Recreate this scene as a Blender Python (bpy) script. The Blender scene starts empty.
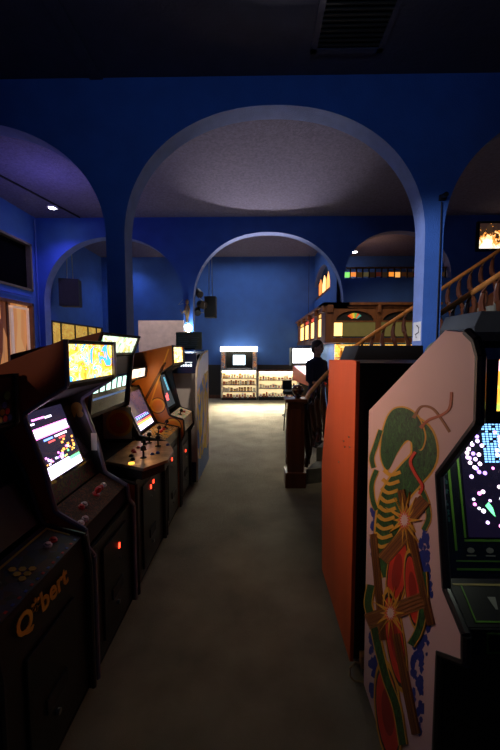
import bpy, math, random
from mathutils import Vector, Matrix
R=random.Random(7); PI=math.pi
COL=bpy.context.scene.collection
sc=bpy.context.scene
# ------------------------------------------------------------------ camera
F=350.0; EYE=1.65
PT=math.atan(25/F); YW=math.atan(6/F)
cam=bpy.data.objects.new('camera',bpy.data.cameras.new('camera')); COL.objects.link(cam)
cam.location=(0,0,EYE); cam.rotation_euler=(PI/2-PT,0,YW)
cam.data.sensor_fit='VERTICAL'; cam.data.sensor_height=36; cam.data.lens=F/750*36; cam.data.clip_start=.02
sc.camera=cam
sc.view_settings.view_transform='Standard'; sc.view_settings.look='None'; sc.view_settings.gamma=1
sc.view_settings.exposure=0; sc.view_settings.use_curve_mapping=False

def ray(px,py):
    r=(px-250)/F; u=-(py-375)/F
    y=math.cos(PT)+u*math.sin(PT); z=u*math.cos(PT)-math.sin(PT)
    return Vector((r*math.cos(YW)-y*math.sin(YW), r*math.sin(YW)+y*math.cos(YW), z))
def on_x(px,py,c): d=ray(px,py); t=c/d.x; return (d.y*t, EYE+d.z*t)     # a point of the plane x=c, read off the photo
def on_y(px,py,c): d=ray(px,py); t=c/d.y; return (d.x*t, EYE+d.z*t)

# ------------------------------------------------------------------ materials
MATS={}
def mat(name,col,rough=.6,metal=0,var=.12,scale=8,bump=.0,emit=0,ecol=None,coat=0,spec=.5,bscale=None,anis=None):
    if name in MATS: return MATS[name]
    m=bpy.data.materials.new(name); m.use_nodes=True; nt=m.node_tree; N=nt.nodes; L=nt.links
    b=N['Principled BSDF']; b.inputs['Roughness'].default_value=rough; b.inputs['Metallic'].default_value=metal
    b.inputs['Specular IOR Level'].default_value=spec
    b.inputs['Coat Weight'].default_value=coat; b.inputs['Coat Roughness'].default_value=.08
    tc=N.new('ShaderNodeTexCoord'); mp=N.new('ShaderNodeMapping'); L.new(tc.outputs['Object'],mp.inputs[0])
    if anis: mp.inputs['Scale'].default_value=anis
    n=N.new('ShaderNodeTexNoise'); n.inputs['Scale'].default_value=scale; n.inputs['Detail'].default_value=5
    L.new(mp.outputs[0],n.inputs['Vector'])
    r=N.new('ShaderNodeMix'); r.data_type='RGBA'
    r.inputs['A'].default_value=tuple(c*(1-var) for c in col)+(1,); r.inputs['B'].default_value=tuple(min(1,c*(1+var)) for c in col)+(1,)
    rr=N.new('ShaderNodeValToRGB'); rr.color_ramp.elements[0].position=.3; rr.color_ramp.elements[1].position=.7
    L.new(n.outputs['Fac'],rr.inputs[0]); L.new(rr.outputs[0],r.inputs['Factor']); L.new(r.outputs['Result'],b.inputs['Base Color'])
    if bump:
        n2=N.new('ShaderNodeTexNoise'); n2.inputs['Scale'].default_value=bscale or scale*6; n2.inputs['Detail'].default_value=4
        L.new(mp.outputs[0],n2.inputs['Vector'])
        bp=N.new('ShaderNodeBump'); bp.inputs['Strength'].default_value=bump; bp.inputs['Distance'].default_value=.02
        L.new(n2.outputs['Fac'],bp.inputs['Height']); L.new(bp.outputs[0],b.inputs['Normal'])
    if emit:
        b.inputs['Emission Strength'].default_value=emit
        if ecol is None: L.new(r.outputs['Result'],b.inputs['Emission Color'])
        else: b.inputs['Emission Color'].default_value=tuple(ecol)+(1,)
    MATS[name]=m; return m
def art(name,cols,scale=14,emit=0,rough=.4,kind='NOISE',detail=3,anis=None,pos=None):
    """printed artwork: a constant colour ramp over noise / voronoi, optionally backlit"""
    if name in MATS: return MATS[name]
    m=bpy.data.materials.new(name); m.use_nodes=True; nt=m.node_tree; N=nt.nodes; L=nt.links
    b=N['Principled BSDF']; b.inputs['Roughness'].default_value=rough
    tc=N.new('ShaderNodeTexCoord'); mp=N.new('ShaderNodeMapping'); L.new(tc.outputs['Object'],mp.inputs[0])
    if anis: mp.inputs['Scale'].default_value=anis
    if kind=='NOISE':
        n=N.new('ShaderNodeTexNoise'); n.inputs['Scale'].default_value=scale; n.inputs['Detail'].default_value=detail; n.inputs['Distortion'].default_value=1.2; out=n.outputs['Fac']
    else:
        n=N.new('ShaderNodeTexVoronoi'); n.inputs['Scale'].default_value=scale
        s=N.new('ShaderNodeSeparateColor'); L.new(n.outputs['Color'],s.inputs[0]); out=s.outputs[0]
    L.new(mp.outputs[0],n.inputs['Vector'])
    r=N.new('ShaderNodeValToRGB'); r.color_ramp.interpolation='CONSTANT'; e=r.color_ramp.elements
    k=len(cols)
    while len(e)<k: e.new(.5)
    for i,c in enumerate(cols):
        e[i].position=(pos[i] if pos else (0 if i==0 else (.32+.36*i/k if kind=='NOISE' else i/k))); e[i].color=tuple(c)+(1,)
    L.new(out,r.inputs[0]); L.new(r.outputs[0],b.inputs['Base Color'])
    if emit: L.new(r.outputs[0],b.inputs['Emission Color']); b.inputs['Emission Strength'].default_value=emit
    MATS[name]=m; return m
def em(name,col,s): return mat(name,col,rough=.5,emit=s,ecol=col,var=.03)
def glassmat(name,tint=(1,1,1),fac=.06,rough=.02):
    if name in MATS: return MATS[name]
    m=bpy.data.materials.new(name); m.use_nodes=True; nt=m.node_tree; N=nt.nodes; L=nt.links
    N.remove(N['Principled BSDF']); o=N['Material Output']
    t=N.new('ShaderNodeBsdfTransparent'); t.inputs[0].default_value=tuple(tint)+(1,)
    g=N.new('ShaderNodeBsdfGlossy'); g.inputs['Roughness'].default_value=rough
    fr=N.new('ShaderNodeLayerWeight'); fr.inputs[0].default_value=.5
    pw=N.new('ShaderNodeMath'); pw.operation='POWER'; pw.inputs[1].default_value=5; L.new(fr.outputs['Facing'],pw.inputs[0])
    ad=N.new('ShaderNodeMath'); ad.operation='MULTIPLY_ADD'; ad.inputs[1].default_value=.8; ad.inputs[2].default_value=.035; L.new(pw.outputs[0],ad.inputs[0])
    mx=N.new('ShaderNodeMixShader'); L.new(ad.outputs[0],mx.inputs[0]); L.new(t.outputs[0],mx.inputs[1]); L.new(g.outputs[0],mx.inputs[2]); L.new(mx.outputs[0],o.inputs[0])
    MATS[name]=m; return m
M=dict(
 blue=mat('blue_painted_plaster',(.04,.125,.44),.75,var=.1,scale=3,bump=.35,bscale=60),
 reveal=mat('lit_blue_arch_paint',(.17,.24,.52),.8,var=.12,scale=6,bump=.5,bscale=70),  # reveals coloured paler than the walls for the light they catch
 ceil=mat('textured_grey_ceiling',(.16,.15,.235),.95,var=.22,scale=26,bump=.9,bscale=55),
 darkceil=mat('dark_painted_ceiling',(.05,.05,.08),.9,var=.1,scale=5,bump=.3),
 carpet=mat('worn_grey_carpet',(.28,.25,.17),.97,var=.28,scale=2.6,bump=.8,bscale=240),
 black=mat('black_laminate',(.012,.012,.013),.42,var=.2,scale=5),
 blackm=mat('matt_black',(.01,.01,.011),.8,var=.2),
 rubber=mat('black_rubber_trim',(.02,.02,.025),.3,var=.1),
 orange=mat('orange_laminate',(.64,.10,.014),.6,var=.1,scale=5,anis=(1,1,.25),bump=.03),
 brown=mat('red_brown_side_paint',(.50,.11,.035),.45,var=.12,scale=4),
 amberpanel=mat('warm_lit_brown_side',(.55,.20,.04),.4,var=.12,scale=4),  # brown side, the warm light on it put into the orange base colour
 pink=mat('pale_pink_white_laminate',(.74,.52,.50),.5,var=.04,scale=3),
 white=mat('cream_laminate',(.75,.68,.6),.5,var=.05),
 navy=mat('dark_blue_laminate',(.02,.05,.16),.4,var=.1),
 wood=mat('dark_mahogany',(.10,.028,.010),.33,var=.35,scale=10,anis=(1,1,.12),bump=.08,coat=.3),
 woodl=mat('worn_handrail_wood',(.5,.19,.045),.4,var=.3,scale=12,bump=.05,coat=.1),
 oak=mat('carved_brown_oak',(.20,.075,.025),.45,var=.3,scale=12,anis=(1,1,.2),bump=.1),
 steel=mat('brushed_steel',(.45,.44,.42),.32,metal=.9,var=.15,scale=30),
 brass=mat('aged_brass',(.45,.30,.14),.35,metal=.9,var=.2),
 red=mat('red_button_plastic',(.6,.02,.02),.3),
 whitep=mat('white_button_plastic',(.8,.75,.72),.3),
 bluep=mat('blue_button_plastic',(.05,.1,.5),.3),
 coin=em('lit_red_coin_slot',(1,.04,.015),6),
 amber=em('amber_lamp_glass',(1,.62,.2),2.2),
 amberd=em('dim_amber_lamp_glass',(1,.55,.12),.9),
 tube=em('fluorescent_diffuser',(1,.93,.72),3.5),
 lamp=em('white_lamp',(.75,.9,1),30),
 down=em('downlight_lens',(.9,.92,1),25),
 glass=glassmat('clear_glass'),
)
# ------------------------------------------------------------------ mesh builder
class MB:
    def __init__(s): s.v=[]; s.f=[]; s.mi=[]; s.ms=[]
    def _m(s,m):
        if m is None: m=s.ms[0] if s.ms else None
        if m is None: return 0
        if m not in s.ms: s.ms.append(m)
        return s.ms.index(m)
    def add(s,vs,fs,m=None):
        k=len(s.v); i=s._m(m); s.v+= [tuple(v) for v in vs]
        for f in fs: s.f.append([a+k for a in f]); s.mi.append(i)
        return s
    def box(s,x0,x1,y0,y1,z0,z1,m=None):
        return s.add([(x,y,z) for z in (z0,z1) for y in (y0,y1) for x in (x0,x1)],
            [(0,2,3,1),(4,5,7,6),(0,1,5,4),(1,3,7,5),(3,2,6,7),(2,0,4,6)],m)
    def prism(s,poly,ax,a,b,m=None):
        """poly of 2D points in the other two axes, extruded along ax from a to b"""
        def P(p,t): return {'x':(t,p[0],p[1]),'y':(p[0],t,p[1]),'z':(p[0],p[1],t)}[ax]
        n=len(poly); vs=[P(p,a) for p in poly]+[P(p,b) for p in poly]
        fs=[list(range(n))[::-1],[n+i for i in range(n)]]+[(i,(i+1)%n,n+(i+1)%n,n+i) for i in range(n)]
        return s.add(vs,fs,m)
    def lathe(s,prof,c=(0,0,0),n=20,m=None,axis=None):
        vs=[];fs=[]
        q=Vector((0,0,1)).rotation_difference(Vector(axis).normalized()).to_matrix() if axis else Matrix.Identity(3)
        for r,z in prof:
            for i in range(n):
                a=2*PI*i/n; vs.append(Vector(c)+q@Vector((r*math.cos(a),r*math.sin(a),z)))
        for j in range(len(prof)-1):
            for i in range(n): fs.append((j*n+i,j*n+(i+1)%n,(j+1)*n+(i+1)%n,(j+1)*n+i))
        fs.append(list(range(n))[::-1]); fs.append([(len(prof)-1)*n+i for i in range(n)])
        return s.add(vs,fs,m)
    def tube(s,pts,r,n=8,m=None,flat=None,up=(0,0,1)):
        pts=[Vector(p) for p in pts]; rs=r if isinstance(r,(list,tuple)) else [r]*len(pts)
        vs=[];fs=[]
        for i,p in enumerate(pts):
            d=(pts[min(i+1,len(pts)-1)]-pts[max(i-1,0)]).normalized()
            u=Vector(up); 
            if abs(d.dot(u))>.97: u=Vector((0,1,0))
            a=d.cross(u).normalized(); b=a.cross(d).normalized()
            for k in range(n):
                t=2*PI*(k+.5)/n; vs.append(p+a*rs[i]*math.cos(t)*(flat or 1)+b*rs[i]*math.sin(t))
        for j in range(len(pts)-1):
            for i in range(n): fs.append((j*n+i,j*n+(i+1)%n,(j+1)*n+(i+1)%n,(j+1)*n+i))
        fs.append(list(range(n))[::-1]); fs.append([(len(pts)-1)*n+i for i in range(n)])
        return s.add(vs,fs,m)
    def ball(s,c,r,m=None,n=14,sc=(1,1,1)):
        vs=[];fs=[];h=n//2
        for j in range(h+1):
            t=PI*j/h
            for i in range(n):
                a=2*PI*i/n; vs.append((c[0]+r*sc[0]*math.sin(t)*math.cos(a),c[1]+r*sc[1]*math.sin(t)*math.sin(a),c[2]+r*sc[2]*math.cos(t)))
        for j in range(h):
            for i in range(n): fs.append((j*n+i,(j+1)*n+i,(j+1)*n+(i+1)%n,j*n+(i+1)%n))
        return s.add(vs,fs,m)
    def build(s,name,parent=None,m=None,smooth=False,bevel=0,loc=None):
        me=bpy.data.meshes.new(name); me.from_pydata(s.v,[],s.f)
        ms=s.ms or ([m] if m else [])
        if m and not s.ms: ms=[m]
        for k in ms: me.materials.append(k)
        if s.ms: me.polygons.foreach_set('material_index',s.mi)
        if smooth: me.polygons.foreach_set('use_smooth',[True]*len(s.f))
        me.validate(); me.update()
        import bmesh
        bm=bmesh.new(); bm.from_mesh(me); bmesh.ops.recalc_face_normals(bm,faces=bm.faces); bm.to_mesh(me); bm.free()
        if smooth:
            try: me.set_sharp_from_angle(angle=math.radians(40))
            except Exception: pass
        o=bpy.data.objects.new(name,me); COL.objects.link(o)
        if parent: o.parent=parent
        if loc: o.location=loc
        if bevel:
            b=o.modifiers.new('bevel','BEVEL'); b.width=bevel; b.segments=2; b.limit_method='ANGLE'
        return o
def tag(o,label=None,cat=None,group=None,kind=None):
    if label: o['label']=label
    if cat: o['category']=cat
    if group: o['group']=group
    if kind: o['kind']=kind
    return o
def thing(name,label,cat,loc=(0,0,0),rz=0,group=None):
    o=bpy.data.objects.new(name,None); COL.objects.link(o); o.empty_display_size=.1
    o.location=loc; o.rotation_euler=(0,0,rz); return tag(o,label,cat,group)
def box(name,parent,m,x0,x1,y0,y1,z0,z1,bevel=0): return MB().box(x0,x1,y0,y1,z0,z1,m).build(name,parent,bevel=bevel)
def struct(o): o['kind']='structure'; return o

# ------------------------------------------------------------------ room shell
ZC=4.75; XL=-5.2; XR=6.6; YB=-2.2; YF=11.9; Y1=4.2; Y2=8.4; TH=.25
struct(box('floor',None,M['carpet'],XL-.2,XR+.2,YB-.2,YF+.2,-.1,0))
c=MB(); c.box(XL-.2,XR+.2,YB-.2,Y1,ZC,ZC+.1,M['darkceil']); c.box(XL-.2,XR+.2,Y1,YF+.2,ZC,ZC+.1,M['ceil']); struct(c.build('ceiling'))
struct(box('wall_far',None,M['blue'],XL-.2,XR+.2,YF,YF+.2,0,ZC))
struct(box('wall_back',None,M['blue'],XL-.2,XR+.2,YB-.2,YB,0,ZC))
struct(box('wall_right',None,M['blue'],XR,XR+.2,YB,YF,0,ZC))
struct(box('trim_1',None,M['black'],XL,1.95,YF-.03,YF,0,1.15))
struct(box('baseboard_far',None,M['wood'],XL,1.95,YF-.045,YF-.03,0,.12))
# left wall with windows
def wall_with_rects(name,x0,x1,y0,y1,holes,m):
    ys=sorted({y0,y1}|{h[0] for h in holes}|{h[1] for h in holes}); zs=sorted({0,ZC}|{h[2] for h in holes}|{h[3] for h in holes})
    b=MB()
    for i in range(len(ys)-1):
        for j in range(len(zs)-1):
            cy=(ys[i]+ys[i+1])/2; cz=(zs[j]+zs[j+1])/2
            if any(h[0]<cy<h[1] and h[2]<cz<h[3] for h in holes): continue
            b.box(x0,x1,ys[i],ys[i+1],zs[j],zs[j+1],m)
    return struct(b.build(name))
HL=[(6.3,8.17,3.0,4.08),(6.9,8.15,1.0,2.72),(8.85,11.8,1.0,2.4)]
wall_with_rects('wall_left',XL-.2,XL,YB,YF,HL,M['blue'])
def arch_z(u,zs,zc,p=2.15): return zs+(zc-zs)*max(0,1-abs(u)**p)**(1/p)
def arch_wall(name,x0,x1,y,th,arches,mw,mr):
    """arches: (x centre, half width, spring z, crest z, sill z)"""
    b=MB(); xs=x0
    for (xc,h,zs,zc,sill) in arches:
        a,e=max(xc-h,x0),min(xc+h,x1)
        if a>xs: b.add([(xs,y,0),(a,y,0),(a,y,ZC),(xs,y,ZC),(xs,y+th,0),(a,y+th,0),(a,y+th,ZC),(xs,y+th,ZC)],[(0,1,2,3),(4,7,6,5)],mw)
        n=56; q=[]
        for i in range(n+1):
            t=-math.cos(PI*i/n); x=xc+h*t
            if a-1e-6<=x<=e+1e-6: q.append((x,arch_z(t,zs,zc)))
        for (xa,za),(xb,zb) in zip(q,q[1:]):
            b.add([(xa,y,za),(xb,y,zb),(xb,y,ZC),(xa,y,ZC)],[(0,1,2,3)],mw)
            b.add([(xa,y+th,za),(xb,y+th,zb),(xb,y+th,ZC),(xa,y+th,ZC)],[(0,3,2,1)],mw)
            b.add([(xa,y,za),(xb,y,zb),(xb,y+th,zb),(xa,y+th,za)],[(0,3,2,1)],mr)
        if a>x0+1e-6 or abs(a-(xc-h))<1e-6: b.add([(a,y,sill),(a,y+th,sill),(a,y+th,zs),(a,y,zs)],[(0,1,2,3)],mr)
        if abs(e-(xc+h))<1e-6: b.add([(e,y,sill),(e,y+th,sill),(e,y+th,zs),(e,y,zs)],[(0,3,2,1)],mr)
        if sill>0: 
            b.add([(a,y,0),(e,y,0),(e,y,sill),(a,y,sill),(a,y+th,0),(e,y+th,0),(e,y+th,sill),(a,y+th,sill)],[(0,1,2,3),(4,7,6,5),(3,2,6,7)],mw)
        xs=e
    if xs<x1: b.add([(xs,y,0),(x1,y,0),(x1,y,ZC),(xs,y,ZC),(xs,y+th,0),(x1,y+th,0),(x1,y+th,ZC),(xs,y+th,ZC)],[(0,1,2,3),(4,7,6,5)],mw)
    # do not recalc normals wrongly: thin wall is fine two-sided
    return struct(b.build(name))
arch_wall('wall_front_arcade',XL,XR,Y1,TH,[(-3.5,1.73,2.95,4.30,0),(.205,1.755,2.95,4.434,0),(3.93,1.76,2.95,4.434,0)],M['blue'],M['reveal'])
arch_wall('wall_middle_arcade',XL,XR,Y2,TH,[(-3.4,1.67,2.75,4.31,0),(.28,1.78,2.75,4.40,0),(3.32,1.24,3.34,4.41,3.335)],M['blue'],M['reveal'])
# right wall of the far bay, with an arched window
def side_arch_wall():
    b=MB(); x0,x1=1.95,2.1; yc,h,zs,zc,sill=10.75,1.35,3.28,4.15,3.25; y0,y1=Y2+TH,YF
    for x in (x0,x1):
        b.add([(x,y0,0),(x,yc-h,0),(x,yc-h,ZC),(x,y0,ZC)],[(0,1,2,3)],M['blue']); b.add([(x,yc+h,0),(x,y1,0),(x,y1,ZC),(x,yc+h,ZC)],[(0,1,2,3)],M['blue'])
        b.add([(x,yc-h,0),(x,yc+h,0),(x,yc+h,sill),(x,yc-h,sill)],[(0,1,2,3)],M['blue'])
    n=30
    for i in range(n):
        t0=-math.cos(PI*i/n); t1=-math.cos(PI*(i+1)/n); ya,yb=yc+h*t0,yc+h*t1; za,zb=arch_z(t0,zs,zc,2),arch_z(t1,zs,zc,2)
        for x in (x0,x1): b.add([(x,ya,za),(x,yb,zb),(x,yb,ZC),(x,ya,ZC)],[(0,1,2,3)],M['blue'])
        b.add([(x0,ya,za),(x0,yb,zb),(x1,yb,zb),(x1,ya,za)],[(0,1,2,3)],M['reveal'])
    b.add([(x0,yc-h,sill),(x0,yc+h,sill),(x1,yc+h,sill),(x1,yc-h,sill)],[(0,1,2,3)],M['blue'])
    return struct(b.build('wall_far_right'))
side_arch_wall()
# windows of the left wall
def window(name,y0,y1,z0,z1,fm,fw,bars,panes,px=-.10):
    t=thing(name,None,None,(XL,(y0+y1)/2,z0)); t['kind']='structure'; h=(y1-y0)/2; H=z1-z0
    b=MB(); b.box(-.12,.03,-h,-h+fw,0,H,fm); b.box(-.12,.03,h-fw,h,0,H,fm); b.box(-.12,.03,-h,h,0,fw,fm); b.box(-.12,.03,-h,h,H-fw,H,fm)
    for y in bars: b.box(px,px+.035,y-.025,y+.025,0,H,fm)
    b.build('window_frame',t)
    box('pane',t,panes,px,px+.012,-h+.01,h-.01,.01,H-.01)
    return t
window('window_1',*HL[0][:2],*HL[0][2:],mat('olive_brown_frame',(.14,.11,.05),.6),.05,[],mat('unlit_black_pane',(.003,.003,.003),1,spec=0))
w2=window('window_2',*HL[1][:2],*HL[1][2:],M['oak'],.06,[-.12],art('amber_shop_view',[(.12,.03,.012),(.5,.2,.08),(.6,.25,.08),(.16,.05,.02),(.7,.35,.13)],3.0,emit=.55,anis=(1,2.2,.35),kind='V'))
box('window_rail',w2,mat('glowing_cream_sash',(.7,.55,.45),.5,emit=.35,ecol=(.8,.5,.35)),-.08,-.04,-.06,.02,.05,1.6)  # cream sash rails glow faintly, their light put into the material
box('window_rail',w2,MATS['glowing_cream_sash'],-.08,-.04,.5,.545,.05,1.6); box('window_rail',w2,MATS['glowing_cream_sash'],-.08,-.04,-.06,.545,1.56,1.61)
window('window_3',*HL[2][:2],*HL[2][2:],mat('dark_window_mullion',(.04,.025,.012),.6),.04,[-1.0,-.27,.5,1.08],art('amber_frosted_glass',[(.75,.42,.06),(.55,.33,.05),(.85,.5,.1),(.4,.27,.05)],5,emit=.62,anis=(1,1,1),kind='NOISE'),-.03)
# amber stained panes along the sill of the right-hand arch in the middle arcade
t=thing('stained_glass_panel','low band of small amber and green stained glass panes on blue arch sill','glass panel',(3.3,Y2+.17,3.335))
b=MB(); b.box(-1.22,1.22,-.03,.03,0,.025,M['blackm']); b.box(-1.22,1.22,-.03,.03,.255,.29,M['oak'])
cols=[(.3,1,.2),(1,.28,.05),(.25,.13,.03),(.5,.4,.15),(.10,.05,.02),(.3,.05,.02),(.12,.07,.03),(1,.3,.03),(1,.45,.1),(.2,.07,.02),(.12,.05,.02),(1,.18,.04),(1,.5,.12),(.15,.05,.02),(.9,.3,.05),(.2,.1,.04)]
n=len(cols); w=2.40/n
for i in range(n+1): b.box(-1.2+i*w-.012,-1.2+i*w+.012,-.025,.025,0,.27,M['blackm'])
b.build('lead_frame',t)
for i,cc in enumerate(cols):
    box('pane',t,em('stained_pane_%s'%'abcdefghijklmnopqr'[i],cc,1.0 if max(cc)>.8 else .12),-1.2+i*w+.012,-1.2+(i+1)*w-.012,-.006,.006,.05+.02*(i%2),.17)
# lit glass inside the side arch window
t=thing('leaded_glass_screen','amber leaded glass screen inside the slanting arched opening at far right wall','glass panel',(2.05,10.75,3.26))
b=MB(); b.box(-.03,.03,-1.34,1.34,0,.12,M['oak']); 
for y in (-.95,-.35,.25,.85): b.box(-.02,.02,y-.02,y+.02,.1,.6,M['blackm'])
b.build('frame',t)
for y0,y1,cc,s in ((-.93,-.37,(1,.4,.1),1.6),(-.33,.23,(1,.55,.2),2.4),(.27,.83,(1,.3,.06),1.2)):
    MB().prism([(y0,.12),(y1,.12),(y1,.36+.2*R.random()),((y0+y1)/2,.62),(y0,.35)],'x',-.008,.008,em('leaded_%d'%int(s*10),cc,s)).build('pane',t)
# conduits, vent, downlights
def conduit(pts,label,r=.016,m=None):
    return tag(MB().tube(pts,r,8,m or mat('blue_painted_pipe',(.06,.12,.4),.5)).build('conduit_pipe',smooth=True),label,'pipe')
conduit([(XL+.04,8.3,.1),(XL+.04,8.3,4.7)],'vertical blue conduit in the left corner beside the dark window')
conduit([(XL+.03,8.05,2.86),(XL+.03,5.2,2.86)],'thin cable conduit between the dark upper and lit lower left windows',.012)
conduit([(-4.9,Y1+TH+.1,4.72),(-4.1,Y2-.1,4.72)],'thin dark ceiling conduit running toward the purple-lit arch',.018,M['blackm'])
conduit([(2.13,Y1-.012,.9),(2.13,Y1-.012,3.35)],'black cable running down the right blue pillar',.006,M['blackm'])
t=thing('surveillance_camera','small black security camera high on the right blue pillar','camera',(2.13,Y1-.01,3.36))
box('bracket',t,M['black'],-.03,.03,-.02,.01,0,.06); MB().tube([(0,-.02,.04),(.0,-.1,.03)],.028,12,M['black']).build('camera_body',t,smooth=True)
t=thing('ceiling_vent','large dark square return air vent in the front ceiling','vent',(.93,3.2,ZC-.03))
b=MB(); b.box(-.37,.37,-.72,-.66,0,.03,M['darkceil']); b.box(-.37,.37,.62,.68,0,.03,M['darkceil']); b.box(-.37,-.31,-.72,.68,0,.03,M['darkceil']); b.box(.31,.37,-.72,.68,0,.03,M['darkceil']); b.build('vent_frame',t)
b=MB()
for i in range(24): b.box(-.31,.31,-.66+i*.0535,-.66+i*.0535+.02,.0,.022,mat('dark_vent_metal',(.01,.01,.008),.9))
b.build('louvre',t)
struct(box('trim_2',None,M['darkceil'],-1.9,-1.75,YB,Y1,ZC-.02,ZC))
def downlight(x,y,label,energy,col,spot=120,r=.07):
    t=thing('ceiling_downlight',label,'ceiling light',(x,y,ZC-.03),0,None)
    MB().lathe([(r+.03,0),(r+.035,.03)],n=24,m=M['whitep']).build('trim_ring',t,smooth=True)
    MB().lathe([(r-.002,-.008),(r-.002,.001)],n=24,m=M['down']).build('lens',t)
    l=bpy.data.lights.new('downlight_beam','SPOT'); l.energy=energy; l.color=col; l.spot_size=math.radians(spot); l.spot_blend=.8; l.shadow_soft_size=.05
    o=bpy.data.objects.new('downlight_beam',l); COL.objects.link(o); o.location=(x,y,ZC-.06); return o
downlight(-4.42,7.75,'recessed downlight in the purple lit ceiling at left',90,(.28,.22,1))
downlight(-4.1,11.3,'recessed downlight seen through the left middle arch',60,(.35,.5,1))
downlight(3.1,11.3,'recessed downlight above the stained glass sill at right',60,(1,.6,.4))

# ------------------------------------------------------------------ generic pieces for arcade cabinets
class Cab:
    def __init__(s,name,label,loc,rz,W,out,D,trim=None,sidem=None,front_n=None,group=None,sides=None):
        s.t=thing(name,label,'arcade machine',loc,rz,group); s.W=W; s.out=out
        for i,sg in enumerate((-1,1)):
            x0=sg*W/2-(0 if sg<0 else .02); mm=(sides[i] if sides else sidem or M['black'])
            p=MB().prism(out,'x',x0,x0+.02,mm).build('side_panel',s.t,bevel=.002)
            if trim:
                # T-molding along the visible front and top edges
                pts=[(x0+.01,a,z) for a,z in out[0:front_n or len(out)-1]]
                q=MB()
                for u,v in zip(pts,pts[1:]): q.tube([u,v],.0125,8,trim,flat=1)
                q.build('edge_trim',p,smooth=True)
    def slab(s,name,p,q,m,t=.018,x0=None,x1=None,lift=0,parent=None,bevel=0,label=None):
        w=s.W/2-.021; x0=-w if x0 is None else x0; x1=w if x1 is None else x1
        d=Vector((q[0]-p[0],q[1]-p[1])); n=Vector((d.y,-d.x)).normalized()
        P=Vector(p)-n*lift; Q=Vector(q)-n*lift
        o=MB().prism([tuple(P),tuple(Q),tuple(Q+n*t),tuple(P+n*t)],'x',x0,x1,m).build(name,parent or s.t,bevel=bevel)
        if label: o['label']=label
        return o
    def face(s,p,q):
        """returns f(x,t,h): point on the slab p->q, x across, t metres along, h proud of the face"""
        d=Vector((q[0]-p[0],q[1]-p[1])).normalized(); n=Vector((d.y,-d.x))
        def f(x,t,h=.0): v=Vector(p)+d*t-n*h; return (x,v.x,v.y)
        f.n=(0,-n.x,-n.y); f.L=math.hypot(q[0]-p[0],q[1]-p[1]); return f
def tiles(f,rects,h0=.001,h1=.003):
    """flat raised rectangles x0,x1,t0,t1,material on face f -> MB"""
    b=MB()
    for x0,x1,t0,t1,m in rects:
        b.add([f(x0,t0,h0),f(x1,t0,h0),f(x1,t1,h0),f(x0,t1,h0),f(x0,t0,h1),f(x1,t0,h1),f(x1,t1,h1),f(x0,t1,h1)],
              [(0,1,2,3),(4,7,6,5),(0,4,5,1),(1,5,6,2),(2,6,7,3),(3,7,4,0)],m)
    return b
def polyon(f,pts,h0,h1,m,b=None):
    b=b or MB(); n=len(pts)
    b.add([f(x,t,h0) for x,t in pts]+[f(x,t,h1) for x,t in pts],[list(range(n)),[n+i for i in range(n)][::-1]]+[(i,n+i,n+(i+1)%n,(i+1)%n) for i in range(n)],m); return b
def circ(cx,cy,r,n=24,ry=None,a0=0,a1=2*PI): return [(cx+r*math.cos(a0+(a1-a0)*i/n),cy+(ry or r)*math.sin(a0+(a1-a0)*i/n)) for i in range(n)]
def button(cab,f,x,t,m,r=.014,parent=None):
    MB().lathe([(r*1.25,0),(r*1.25,.006),(r*.85,.007),(r*.85,.013),(r*.5,.015)],f(x,t,0),14,m,axis=f.n).build('button',parent or cab.t,smooth=True)
def stick(cab,f,x,t,m=None,parent=None,h=.07):
    c=Vector(f(x,t,0)); n=Vector(f.n)
    b=MB(); b.lathe([(.024,0),(.022,.004),(.006,.006),(.006,h-.02),(.018,h-.016),(.019,h),(.01,h+.012)],c,14,m or M['blackm'],axis=n)
    b.build('joystick',parent or cab.t,smooth=True)
def coindoor(cab,z0,z1,w,y=0,lights=((-.05,.0),(.05,.0)),px=0,m=None):
    d=box('coin_door',cab.t,m or mat('dark_steel_door',(.03,.03,.03),.4,metal=.6),px-w/2,px+w/2,y-.012,y,z0,z1,bevel=.003)
    zc=z1-.09
    for lx,lz in lights:
        box('coin_slot',d,M['coin'],px+lx-.008,px+lx+.008,y-.016,y-.011,zc+lz-.014,zc+lz+.014)
        MB().lathe([(.007,0),(.007,.01)],(px+lx,y-.012,zc+lz-.07),10,M['steel'],axis=(0,-1,0)).build('reject_button',d)
    MB().lathe([(.012,0),(.012,.012)],(px,y-.012,z0+.1),12,M['steel'],axis=(0,-1,0)).build('lock',d)
    box('coin_return',d,M['blackm'],px-.07,px+.07,y-.02,y-.011,z0+.16,z0+.22)
def feet(cab,W,D):
    for x in (-W/2+.06,W/2-.06):
        for y in (.06,D-.06):
            MB().lathe([(.025,0),(.025,.012),(.01,.014),(.01,.05)],(x,y,0),12,M['steel']).build('levelling_foot',cab.t)
def profile(D=.70,pts=None,back=1.47,foot=.03):
    return [(0,foot)]+pts+[(D,back),(D,foot)]
def std_box(cab,P,D,back,foot=.03,toe=.0):
    """back, top, bottom boards"""
    w=cab.W/2-.021
    box('back_panel',cab.t,M['blackm'],-w,w,D-.018,D,foot,back-.01)
    box('bottom_board',cab.t,M['blackm'],-w,w,.02,D-.02,foot,foot+.018)

LX=-.78
MARQ1=art('lit_yellow_blue_comic_marquee',[(.05,.35,.9),(1,.28,.02),(1,.62,.05),(1,.85,.3),(1,.7,.08),(.1,.5,.9),(1,.45,.03)],10,emit=2.4,pos=[0,.38,.44,.49,.55,.60,.65],detail=2.5)
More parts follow.
